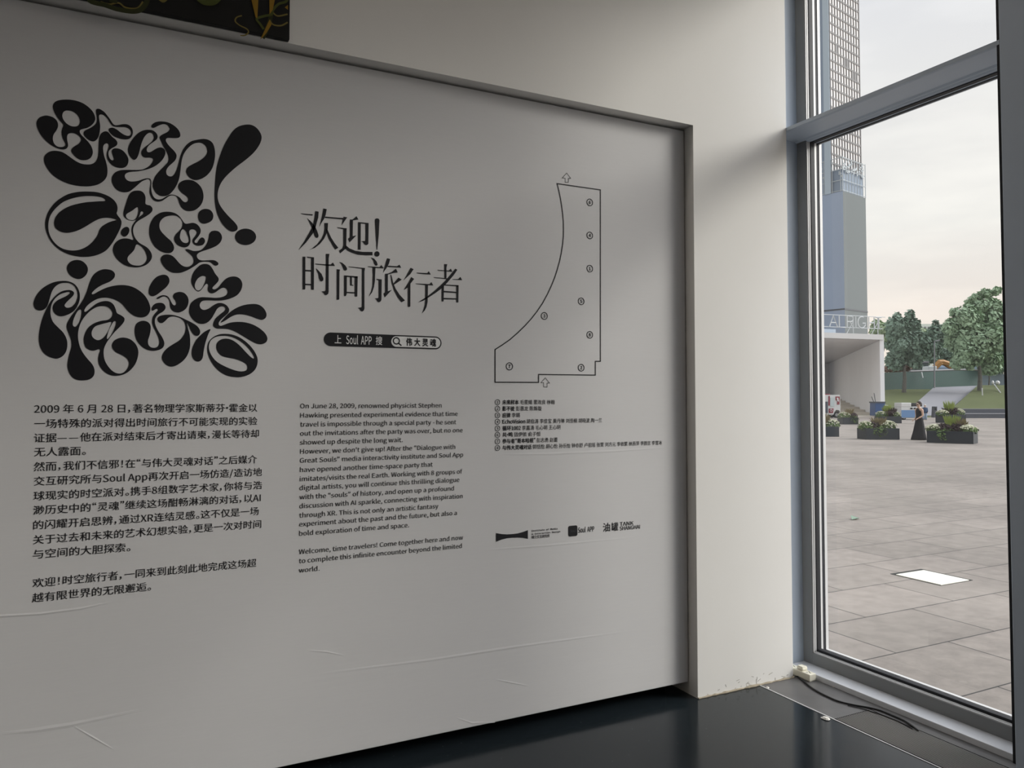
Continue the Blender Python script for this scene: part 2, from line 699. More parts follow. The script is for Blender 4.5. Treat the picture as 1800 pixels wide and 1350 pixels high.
rc = random.Random(12)
mb = MB()
pc = [Vector((RX + (3.417 - RX) * k / 30 , WY - 0.002 - rc.uniform(0, 0.004), 0.002)) for k in range(31)]
mb.tube(pc, [rc.uniform(0.003, 0.010) for _ in pc], 6)
mb.build('caulk_line', mat('old_caulk', rgb(160, 150, 132), 0.9, 0.1, noise=0.4, nscale=30), wall_back)
mb = MB()
for k in range(22):
    x = RX + 0.02 + 0.66 * rc.random() ** 0.8
    z = 0.008 + 0.05 * rc.random() ** 2
    a = rc.uniform(-0.5, 0.5) + (1.57 if rc.random() < 0.3 else 0)
    ln = rc.uniform(0.004, 0.016)
    mb.obox((x, WY - 0.0003, z), (ln * math.cos(a), 0, ln * math.sin(a)), (0, 0.0004, 0), (-0.0012 * math.sin(a), 0, 0.0012 * math.cos(a)))
mb.build('scuff_marks', mat('scuff', rgb(158, 153, 144), 0.9, 0.1), wall_back)

# ------------------------------------------------------------------ windows along the right side
JY = 3.35                     # jamb plane
MULL = [(1.80, 2.011)]
y = 1.80
while y > -8:
    y -= 1.30
    MULL.append((y - 0.2, y))
    y -= 0.2
TZ0, TZ1 = 3.150, 3.192      # underside at the glass, top of the transom nose
WX = 3.62                    # inner face of the window frames


def window(name, y0, y1, detail=False):
    w = thing(name, None, None, (3.66, (y0 + y1) / 2, 0), kind='structure')
    w['label'] = 'tall steel-framed window beside the white wall, looking onto the plaza' if detail else 'tall steel-framed window further along the hall'
    w['category'] = 'window'
    st = 0.069 if detail else 0.03       # width of the stile on the wall side
    yi = y1 - st                          # inner edge of that stile
    MB().box(3.502, 3.80, y0, y1, -0.1, 0.03).build('window_ledge', M['ledge'], w, bevel=0.003)
    mb = MB()
    mb.box(WX, 3.74, y0 + 0.015, yi, 0.03, 0.097)                  # bottom rail
    mb.box(WX, 3.74, y0 + 0.015, yi, HEAD, HEAD + 0.05)             # head
    mb.box(WX, 3.74, yi, y1, 0.03, HEAD + 0.05)            # stiles
    mb.box(WX, 3.74, y0, y0 + 0.015, 0.03, HEAD + 0.05)
    mb.build('window_frame', M['steel_dark'], w, bevel=0.002)
    spans = ((0.097, TZ0), (TZ1 + 0.02, HEAD))
    for xa, xb, nm, m, d in ((WX + 0.006, WX + 0.0135, 'glazing_bead', M['alu'], 0.004), (WX + 0.0165, WX + 0.029, 'glazing_bead', M['alu'], 0.006),
                             (3.650, 3.682, 'gasket', M['rubber'], 0.010), (3.684, 3.702, 'outer_bead', M['alu'], 0.006), (3.704, 3.722, 'outer_gasket', M['rubber'], 0.004), (3.724, 3.745, 'outer_bead', M['alu'], 0.008)):
        mb = MB()
        for a, b in spans:
            mb.box(xa, xb, y0 + 0.015, yi, a, a + (d if nm != 'gasket' else 0.020))
            mb.box(xa, xb, yi - d, yi, a, b)
            mb.box(xa, xb, y0 + 0.015, y0 + 0.015 + d, a, b)
            if m is M['rubber']:
                mb.box(xa, xb, y0 + 0.015, yi, b - 0.004, b)
        mb.build(nm, m, w)
    # transom: a deep shelf-like beam with a thin nose and a rib near the glass
    prof = [(3.417, 3.170), (3.417, TZ1 - 0.002), (3.425, TZ1), (3.74, TZ1 + 0.02), (3.74, TZ0), (3.632, TZ0 + 0.001), (3.622, 3.158), (3.612, 3.158), (3.602, 3.166), (3.43, 3.166)]
    n = len(prof)
    mb = MB()
    mb.add([(x, y0, z) for x, z in prof] + [(x, y1, z) for x, z in prof],
           [tuple(range(n)), tuple(range(2 * n - 1, n - 1, -1))] + [(i, (i + 1) % n, n + (i + 1) % n, n + i) for i in range(n)])
    mb.build('transom', M['steel'], w)
    for a, b in ((0.10, TZ0 + 0.01), (TZ1, HEAD + 0.02)):
        mb = MB()
        mb.add([(3.666, y0, a), (3.666, y1, a), (3.666, y1, b), (3.666, y0, b)], [(0, 1, 2, 3)])
        mb.build('glass_pane', M['glass'], w)
    return w


w1 = window('window_1', MULL[0][1], JY, detail=True)
MB().box(3.405, 3.76, JY, 3.55, 0.0, 6).build('jamb', M['steel'], w1, bevel=0.002)
for k, (a, b) in enumerate(MULL):
    mb = MB()
    mb.box(3.417, 3.66, a, b, 0.0, HEAD + 0.1)
    m_ = mb.build('trim_%d' % (k + 2), M['steel'], bevel=0.004)
    struct(m_, 'wide grey steel window post', 'post')
    MB().box(3.4185, 3.432, b - 0.001, b + 0.011, 0.03, HEAD).build('gasket', M['rubber'], m_)  # dark strip painting the post's rounded corner in shade, not a seal
    if k + 1 < len(MULL):
        window('window_%d' % (k + 2), MULL[k + 1][1], a)

# ------------------------------------------------------------------ unseen warm ceiling lights, added to brighten the wall, panel and window posts
M['lamp_white'] = mat('added_lamp_housing', rgb(228, 228, 226), 0.5, 0.4)
for k, (lx, ly) in enumerate(((0.9, 2.92), (-2.4, 2.92), (0.2, -3.2), (-3.2, -3.2))):
    cl = thing('added_ceiling_light', 'added unseen warm ceiling light brightening the hall, %s' % ('right one near the painting', 'left one near the painting', 'right one behind the viewer', 'left one behind the viewer')[k], 'ceiling light', (lx, ly, 6.0), group='added unseen lights of the hall')
    mb = MB()
    mb.box(lx - 0.32, lx + 0.32, ly - 0.32, ly - 0.29, 5.93, 6.0).box(lx - 0.32, lx + 0.32, ly + 0.29, ly + 0.32, 5.93, 6.0)
    mb.box(lx - 0.32, lx - 0.29, ly - 0.29, ly + 0.29, 5.93, 6.0).box(lx + 0.29, lx + 0.32, ly - 0.29, ly + 0.29, 5.93, 6.0)
    mb.build('housing', M['lamp_white'], cl)
    ld = bpy.data.lights.new('lamp', 'AREA')
    ld.shape = 'SQUARE'
    ld.size = 0.5
    ld.energy = 15 if k < 2 else 12
    ld.color = (1.0, 0.90, 0.80)
    lo = bpy.data.objects.new('lamp', ld)
    COL.objects.link(lo)
    lo.parent = cl
    lo.location = (0, 0, -0.05)

# ------------------------------------------------------------------ printed panel
panel = thing('exhibition_panel', 'large grey fabric welcome panel printed in black, set into the white wall', 'panel', (0, PY, 0.06))
mb = MB()
mb.box(-6.2, RX - 0.006, PY, PY + 0.045, 0.067, LZ - 0.010)
for pl_, w_, h_ in (([(-40, 1086), (0, 1083), (70, 1079), (140, 1070), (200, 1056)], 0.012, 0.0016), ([(0, 1292), (60, 1284), (120, 1275), (260, 1243)], 0.02, 0.0012), ([(128, 1277), (165, 1297), (200, 1316)], 0.012, 0.0012),
                    ([(560, 1186), (750, 1161), (900, 1138), (1120, 1106)], 0.016, 0.0010), ([(860, 800), (960, 798), (1080, 793), (1180, 785)], 0.014, 0.0008), ([(840, 969), (960, 959), (1120, 943)], 0.014, 0.0008),
                    ([(870, 1195), (900, 1200), (930, 1205)], 0.010, 0.0010), ([(540, 1144), (575, 1146), (605, 1151)], 0.010, 0.0010), ([(800, 1262), (830, 1271), (870, 1268)], 0.012, 0.0010)):
    q_ = [onY(x, y, PY) for x, y in pl_]
    vs = []
    n_ = len(q_)
    for i_, p in enumerate(q_):
        t_ = 0.0 if i_ in (0, n_ - 1) else 1.0
        vs += [(p.x, PY - 0.00005, p.z + w_ / 2), (p.x, PY - 0.0001 - h_ * t_, p.z), (p.x, PY - 0.00005, p.z - w_ / 2)]
    mb.add(vs, [f_ for i_ in range(n_ - 1) for f_ in ((i_ * 3, i_ * 3 + 3, i_ * 3 + 4, i_ * 3 + 1), (i_ * 3 + 1, i_ * 3 + 4, i_ * 3 + 5, i_ * 3 + 2))])
sheet = mb.build('fabric_sheet', M['fabric'], panel, bevel=0.004)
TY = PY - 0.0012


def T(tile, pts):
    ox, oy, s = tile
    return [(ox + x / s, oy + y / s) for x, y in pts]


T1, T2, T3 = (60, 170, 8.44), (190, 200, 8.4375), (300, 210, 5.87)
T4, T5, T6 = (70, 330, 8.571), (250, 365, 11.25), (50, 450, 6.136)
T7, T8 = (230, 460, 7.107), (320, 460, 6.43)
BLOBS = [
    # each entry: list of loops (outline then holes); a loop is a list of (tile, points)
    [[(T1, [(200,280),(290,310),(345,370),(355,440),(330,500),(290,560),(278,620),(290,680),(325,725),(370,745),(420,745),(455,730),(465,705),(450,670),(425,620),(410,560),(408,510),(420,460),(434,425),(425,405),(390,365),(340,300),(300,230),(278,160),(285,110),(320,70),(390,48),(480,42),(570,48),(660,70),(740,105),(820,165),(880,235),(907,310),(900,360),(870,405),(830,440),(780,465),(720,480),(685,495),(678,525),(700,565),(740,605),(790,655),(840,720),(868,790),(868,850),(840,905),(790,935),(730,942),(670,930),(610,890),(565,840),(550,800),(565,765),(600,735),(650,705),(685,670),(697,640),(685,605),(650,570),(600,545),(550,538),(510,550),(490,585),(490,640),(500,690),(503,730),(485,765),(445,782),(390,778),(320,755),(240,710),(160,640),(95,560),(50,470),(35,400),(45,350),(85,305),(140,284)])],
     [(T1, [(500,205),(560,215),(620,250),(660,300),(678,355),(670,405),(640,435),(595,442),(540,432),(480,395),(435,340),(418,285),(430,235),(462,210)])]],
    [[(T1, [(950,178),(980,185),(1040,225),(1090,285),(1130,340),(1165,395),(1200,422),(1250,420),(1310,408),(1370,408),(1420,430),(1455,475),(1465,530),(1450,585),(1415,622),(1360,633),(1290,625),(1210,600),(1150,560),(1112,515),(1108,480),(1135,462),(1175,462),(1225,485),(1270,520),(1320,555),(1375,578),(1420,575),(1440,545),(1430,505),(1395,470),(1345,452),(1280,450),(1220,448),(1180,440),(1150,420),(1115,370),(1080,315),(1040,280),(1000,262),(970,270),(962,300),(970,360),(980,430),(975,510),(960,580),(930,635),(890,662),(850,660),(800,635),(755,590),(735,550),(742,515),(775,490),(830,465),(890,425),(925,380),(930,310),(920,240),(920,200),(930,182)])]],
    [[(T1, [(320,803),(400,815),(470,850),(540,900),(620,955),(700,992),(780,1005),(850,1000),(905,970),(938,915),(952,840),(955,750),(960,660),(970,590),(1000,540),(1050,513),(1095,522),(1130,560),(1165,600),(1210,635),(1235,680),(1225,720),(1190,745),(1145,770),(1110,805),(1103,850),(1115,900),(1140,935),(1170,945),(1183,930),(1175,895),(1160,850),(1152,810),(1165,780),(1200,765),(1255,770),(1310,795),(1360,845),(1395,910),(1398,970),(1375,1025),(1330,1053),(1270,1057),(1200,1040),(1140,1000),(1095,940),(1078,880),(1080,830),(1095,780),(1108,735),(1103,705),(1075,690),(1045,705),(1025,740),(1025,800),(1040,880),(1065,960),(1085,1050),(1088,1130),(1070,1200),(1020,1260),(940,1305),(840,1327),(740,1330),(620,1318),(500,1288),(380,1235),(280,1165),(205,1080),(160,1000),(145,930),(160,870),(210,825),(260,806)])]],
    [[(T2, [(660,245),(710,280),(735,325),(728,370),(690,405),(640,440),(595,480),(575,520),(578,555),(600,570),(640,562),(690,530),(740,505),(790,500),(830,520),(850,560),(845,610),(815,670),(760,730),(690,780),(610,815),(520,840),(430,855),(350,860),(300,870),(262,890),(248,920),(258,955),(285,985),(330,1003),(390,1003),(450,993),(510,972),(560,958),(605,958),(632,975),(642,1010),(640,1080),(645,1150),(665,1215),(700,1255),(745,1270),(800,1262),(850,1235),(900,1205),(950,1198),(1005,1210),(1060,1240),(1105,1290)]),
       (T3, [(148,853),(172,845),(180,822),(165,795),(125,765),(90,730),(77,690),(92,655),(130,630),(180,622),(235,632),(285,665),(320,710),(338,770),(335,830),(310,885),(260,930),(205,946),(150,938),(110,905),(88,860),(76,822)]),
       (T2, [(1010,1225),(960,1212),(910,1220),(850,1260),(800,1292),(740,1302),(690,1290),(650,1255),(622,1195),(615,1130),(625,1060),(630,1005),(620,980),(595,970),(555,980),(500,1005),(440,1055),(370,1115),(310,1155),(240,1165),(170,1150),(110,1110),(70,1050),(53,985),(65,920),(105,870),(170,840),(240,832),(330,832),(430,833),(510,825),(570,800),(620,765),(655,720),(668,685),(655,660),(610,650),(550,650),(510,630),(493,585),(505,540),(545,495),(600,455),(650,410),(675,365),(672,320),(655,288),(625,280),(585,295),(545,335),(515,390),(490,460),(470,540),(450,610),(425,660),(395,683),(365,675),(325,630),(298,570),(298,510),(320,445),(365,375),(420,310),(480,265),(540,242),(600,237)])]],
    [[(T2, [(800,113),(870,122),(940,150),(1010,200),(1055,255),(1072,310),(1062,345),(1025,360),(960,360),(900,357),(868,365),(857,395),(875,435),(920,490),(975,545),(1010,595),(1015,640),(995,690),(950,735),(900,780),(870,825),(862,865),(875,905),(910,927),(950,925),(985,890),(1015,830),(1040,750),(1060,670),(1085,590),(1120,520),(1170,455),(1230,410)]),
       (T3, [(259,212),(340,200),(400,215),(440,255),(458,330),(455,410),(435,490),(400,550),(350,595),(290,622),(240,623),(195,600),(165,560),(160,525),(180,490),(230,460),(290,430),(345,390),(375,345),(372,295),(345,258),(300,240),(240,250),(190,285),(145,340),(120,400),(108,470),(100,540),(85,620),(50,700)]),
       (T2, [(928,1180),(870,1215),(815,1222),(760,1210),(705,1165),(670,1100),(660,1040),(675,980),(710,910),(770,840),(830,780),(880,725),(897,680),(890,620),(860,550),(820,480),(785,410),(765,355),(780,325),(820,300),(880,270),(912,235),(908,205),(880,170),(835,153),(790,160),(740,180),(690,205),(660,208),(642,190),(655,160),(695,128),(750,114)])]],
    [[(T3, [(790,52),(850,62),(900,100),(935,160),(935,215),(905,280),(850,350),(770,420),(690,480),(620,540),(560,600),(515,665),(490,735),(485,800),(500,865),(540,930),(600,1000),(660,1060),(690,1105),(685,1140),(650,1157),(610,1150),(560,1110),(515,1050),(480,970),(460,880),(453,790),(457,680),(465,570),(480,470),(510,370),(550,270),(600,180),(650,110),(710,68)])]],
    [[(T3, ellipse(773, 1211, 109, 85, 16))]],
    [[(T3, [(365,922),(410,935),(438,975),(437,1020),(410,1055),(350,1076),(305,1060),(283,1015),(288,965),(320,932)])]],
    [[(T4, [(740,57),(850,65),(950,90),(1050,135),(1120,190),(1160,250),(1172,310),(1165,360),(1158,385),(1180,425),(1215,470),(1232,520),(1220,590),(1180,680),(1120,790),(1050,890),(985,955),(900,1000),(800,1030),(690,1042),(570,1035),(440,1005),(330,955),(230,880),(150,780),(100,670),(80,560),(95,450),(135,350),(210,245),(310,160),(430,95),(560,65),(650,57)])],
     [(T4, [(760,125),(850,130),(930,145),(970,165),(988,188),(970,200),(900,203),(800,210),(700,218),(580,240),(470,270),(380,310),(290,375),(235,450),(215,520),(220,570),(240,610),(300,655),(370,677),(440,678),(520,662),(600,632),(680,590),(770,535),(850,490),(930,460),(1010,452),(1090,462),(1155,485),(1100,500),(1020,530),(940,580),(900,630),(875,700),(840,760),(780,830),(700,890),(610,930),(520,945),(430,940),(340,915),(250,855),(180,770),(140,680),(128,590),(135,500),(165,410),(230,320),(330,230),(430,180),(550,145),(660,128)])]],
    [[(T4, [(1480,42),(1530,52),(1570,85),(1592,140),(1592,200),(1592,240),(1620,258),(1665,270),(1695,305),(1695,345),(1665,385),(1610,425),(1550,460),(1490,495),(1440,540),(1410,600),(1405,660),(1420,720),(1450,775),(1500,830),(1560,865),(1610,895),(1650,935),(1680,985),(1690,1040),(1670,1095),(1620,1150),(1550,1185),(1470,1200),(1390,1197),(1300,1175),(1210,1120),(1140,1045),(1105,970),(1102,910),(1125,850),(1170,800),(1230,770),(1290,762),(1350,770),(1395,785),(1412,770),(1395,720),(1383,660),(1385,600),(1405,550),(1440,500),(1480,455),(1520,422),(1553,398),(1560,372),(1540,355),(1518,368),(1510,400),(1488,445),(1455,480),(1400,497),(1350,490),(1300,465),(1268,430),(1260,380),(1275,310),(1300,230),(1325,150),(1360,85),(1410,50)])],
     [(T4, [(1475,295),(1485,330),(1480,380),(1465,430),(1440,470),(1400,488),(1350,482),(1312,458),(1297,425),(1310,395),(1350,370),(1400,340),(1445,305)])],
     [(T4, [(1460,855),(1500,865),(1550,905),(1590,965),(1612,1030),(1610,1085),(1580,1135),(1520,1168),(1450,1172),(1380,1155),(1335,1115),(1320,1070),(1340,1025),(1390,975),(1425,930),(1440,885)])]],
    [[(T4, [(1305,588),(1340,605),(1350,645),(1330,700),(1290,735),(1250,730),(1222,695),(1225,655),(1255,610)])]],
    [[(T5, [(500,80),(590,90),(670,120),(740,175),(790,240),(830,300),(870,318),(930,310),(1000,300),(1070,320),(1120,365),(1155,430),(1150,500),(1110,570),(1060,630),(1035,665),(1050,695),(1085,695),(1110,660),(1140,615),(1175,590),(1215,600),(1240,640),(1235,690),(1200,735),(1140,752),(1080,750),(1020,720),(993,670),(1000,625),(1035,580),(1065,535),(1080,490),(1060,450),(1010,428),(960,435),(932,465),(935,520),(950,590),(955,660),(940,720),(905,765),(850,785),(790,780),(710,745),(655,690),(632,630),(640,570),(680,510),(740,450),(785,385),(798,320),(785,260),(750,210),(690,170),(620,155),(540,160),(450,185),(380,240),(345,310),(342,390),(370,460),(420,520),(490,590),(560,650),(610,720),(630,790),(615,850),(570,890),(500,900),(420,885),(330,840),(240,760),(180,660),(145,560),(137,460),(150,350),(190,250),(250,170),(330,115),(410,87)])],
     [(T5, [(805,425),(840,440),(870,480),(895,540),(920,610),(918,665),(890,695),(850,698),(800,680),(760,630),(745,580),(755,510),(770,460)])]],
    [[(T5, [(1450,455),(1510,470),(1555,515),(1578,580),(1565,650),(1520,715),(1450,765),(1360,805),(1260,840),(1170,870),(1105,905),(1080,945),(1090,990),(1130,1030),(1200,1045),(1300,1040),(1400,1037),(1460,1055),(1505,1095),(1500,1130),(1465,1147),(1425,1140),(1390,1110),(1350,1080),(1290,1068),(1210,1070),(1130,1090),(1060,1140),(980,1190),(880,1245),(770,1285),(670,1293),(570,1275),(480,1220),(410,1140),(370,1060),(370,1000),(400,950),(450,927),(520,925),(590,950),(650,1000),(710,1070),(770,1130),(840,1165),(910,1168),(970,1140),(1010,1095),(1018,1040),(1000,980),(950,920),(890,870),(855,840),(865,822),(900,820),(950,835),(1010,855),(1080,855),(1150,840),(1210,800),(1260,740),(1295,670),(1315,590),(1325,520),(1365,470),(1410,457)])]],
    [[(T6, [(525,42),(580,55),(625,95),(642,145),(625,200),(580,240),(535,248),(480,230),(435,190),(415,140),(425,95),(465,55)])]],
    [[(T6, [(370,268),(440,275),(500,305),(540,360),(555,430),(545,500),(510,570),(460,615),(390,645),(330,648),(285,620),(263,575),(270,525),(310,480),(370,450),(420,425),(447,400),(435,388),(395,395),(340,415),(290,455),(255,510),(240,570),(240,640),(265,710),(320,770),(375,825),(410,890),(420,950),(410,1020),(375,1075),(320,1105),(270,1103),(200,1075),(145,1020),(118,950),(112,870),(125,770),(155,660),(200,560),(240,490),(290,430),(350,385),(410,368),(460,370),(492,395),(480,430),(445,465),(410,500),(390,530),(400,550),(425,558),(470,545),(510,500),(530,440),(525,380),(495,325),(450,295),(395,290),(340,298),(290,330),(255,380),(235,440),(215,510),(190,560),(150,585),(110,587),(75,570),(55,525),(65,470),(95,410),(150,350),(220,305),(290,278)])]],
    [[(T6, [(840,142),(900,155),(932,190),(925,235),(880,275),(800,310),(740,345),(700,380),(683,405),(700,412),(750,385),(820,350),(900,325),(990,313),(1080,320),(1160,350),(1240,410),(1290,480),(1315,555),(1305,610),(1270,650),(1215,663),(1150,650),(1090,610),(1045,560),(1000,510),(930,470),(850,450),(770,455),(700,485),(640,530),(607,575),(605,600),(630,595),(680,555),(740,510),(810,487),(870,490),(915,520),(940,570),(955,615),(1000,640),(1035,670),(1030,710),(990,760),(930,820),(870,895),(830,960),(812,1020),(815,1090),(835,1150),(880,1215),(930,1255),(985,1268),(1035,1250),(1075,1200),(1082,1150),(1060,1105),(1010,1070),(940,1035),(905,990),(905,945),(935,905),(990,882),(1050,882),(1110,905),(1160,955),(1185,1020),(1180,1090),(1150,1170),(1090,1240),(1020,1280),(940,1293),(870,1280),(810,1240),(765,1180),(752,1120),(760,1060),(772,1020),(760,1005),(710,1020),(660,1015),(615,980),(597,920),(605,850),(640,780),(700,730),(780,700),(850,690),(890,665),(907,625),(890,580),(850,548),(800,540),(740,550),(670,590),(610,650),(565,720),(540,800),(535,880),(550,960),(580,1030),(630,1100),(690,1170),(713,1230),(705,1290),(660,1330),(590,1342),(520,1335),(460,1295),(425,1220),(422,1150),(440,1060),(463,980),(460,910),(435,840),(412,770),(420,720),(460,650),(530,560),(590,470),(630,380),(655,300),(690,220),(740,170),(790,147)])],
     [(T6, [(560,578),(572,590),(570,640),(550,710),(520,755),(495,762),(478,740),(485,690),(510,630),(535,590)])],
     [(T6, [(895,712),(885,750),(855,820),(810,880),(760,907),(715,895),(685,860),(685,810),(720,760),(790,735),(850,720)])],
     [(T6, [(935,703),(945,715),(935,760),(905,830),(870,882),(850,895),(848,870),(865,810),(892,750),(915,712)])]],
    [[(T7, [(405,162),(455,175),(480,215),(478,265),(440,320),(380,370),(320,415),(270,432),(235,415),(222,375),(235,310),(275,240),(330,185)])]],
    [[(T7, [(322,458),(340,440),(380,422),(420,418),(460,432),(485,465),(505,505),(530,540),(555,543),(568,520),(555,485),(530,450),(530,415),(555,390),(610,377),(665,390),(705,430),(722,485),(710,550),(675,600),(620,630),(570,633),(520,610),(492,565),(487,515),(478,480),(455,450),(425,435),(390,440),(355,460),(330,467)])]],
    [[(T7, [(360,513),(405,522),(432,555),(430,590),(400,625),(350,655),(315,690),(300,740),(310,800),(345,870),(390,940),(417,1005),(412,1055),(380,1090),(320,1110),(260,1113),(190,1095),(120,1045),(70,975),(50,900),(50,830),(70,775),(115,745),(165,738),(215,755),(245,795),(248,850),(235,920),(215,985),(220,1035),(250,1068),(300,1075),(340,1055),(355,1010),(345,950),(315,880),(280,810),(265,750),(275,690),(310,640),(340,605),(325,588),(300,600),(270,613),(258,590),(275,550),(310,522)])]],
    [[(T7, [(470,662),(540,668),(610,688),(690,725),(770,765),(830,805),(865,860),(860,905),(830,928),(790,915),(755,870),(725,805),(700,765),(715,830),(735,910),(742,1000),(735,1090),(700,1180),(640,1250),(560,1300),(490,1310),(430,1280),(390,1215),(400,1150),(450,1085),(530,1030),(610,980),(665,910),(685,840),(675,770),(645,725),(590,695),(520,685),(470,700),(430,740),(390,767),(350,755),(332,720),(350,685),(400,668)])]],
    [[(T7, [(995,842),(970,900),(945,970),(925,1040),(910,1120),(900,1190),(880,1230),(845,1248),(800,1235),(768,1190),(760,1130),(775,1060),(815,980),(870,920),(930,870)])]],
    [[(T8, [(265,25),(310,38),(345,80),(375,135),(410,180),(412,215),(385,250),(350,285),(345,305),(370,312),(410,290),(450,240),(500,190),(560,168),(620,172),(665,205),(682,260),(665,325),(620,380),(550,415),(470,435),(390,440),(310,437),(245,440),(212,460),(200,495),(215,530),(250,545),(300,530),(350,495),(400,470),(450,468),(500,490),(532,535),(525,575),(490,610),(450,645),(420,680),(415,710),(435,725),(470,715),(540,690),(620,680),(710,685),(800,710),(880,755),(940,810),(965,865),(950,910),(900,932),(840,925),(770,890),(680,835),(600,790),(520,762),(440,757),(390,755),(355,730),(355,690),(380,640),(430,595),(475,560),(490,530),(470,507),(435,508),(400,530),(370,580),(335,640),(290,685),(240,703),(180,695),(120,650),(85,590),(82,530),(100,470),(150,425),(210,402),(290,403),(380,408),(450,400),(500,375),(515,340),(500,305),(465,295),(420,315),(380,345),(340,358),(305,345),(290,310),(297,270),(285,248),(260,262),(225,310),(195,335),(165,330),(130,290),(107,240),(107,190),(130,120),(180,60),(220,32)])],
     [(T8, [(240,160),(265,168),(270,195),(255,245),(225,300),(190,326),(162,318),(145,285),(150,240),(175,195),(210,168)])]],
    [[(T8, [(435,690),(460,655),(520,590),(600,530),(700,490),(810,477),(880,492),(930,535),(955,590),(945,635),(905,657),(850,645),(780,618),(700,598),(620,597),(550,625),(490,665)])]],
    [[(T8, [(480,815),(560,822),(650,855),(740,920),(810,1000),(850,1080),(853,1150),(825,1220),(760,1275),(670,1303),(580,1303),(490,1280),(400,1220),(330,1130),(295,1050),(285,980),(300,910),(350,855),(415,823)])],
     [(T8, [(470,838),(540,845),(620,875),(700,930),(760,990),(800,1050),(817,1085),(805,1093),(775,1075),(720,1020),(660,955),(600,905),(540,875),(480,870),(430,885),(395,920),(387,970),(405,1020),(450,1065),(520,1085),(600,1100),(680,1130),(730,1165),(738,1205),(720,1230),(670,1240),(600,1228),(500,1190),(400,1135),(340,1070),(308,1000),(305,940),(330,885),(390,848)])]],
]
mb = MB()
for shape in BLOBS:
    loops = []
    for lp in shape:
        pts = []
        for tile, p in lp:
            pts += T(tile, p)
        loops.append([(q.x, q.y) for q in smooth_closed(pts, 3)])
    fill(mb, loops, TY)
tag(mb.build('title_lettering', M['ink'], panel), 'black liquid blob lettering of the exhibition title', None)

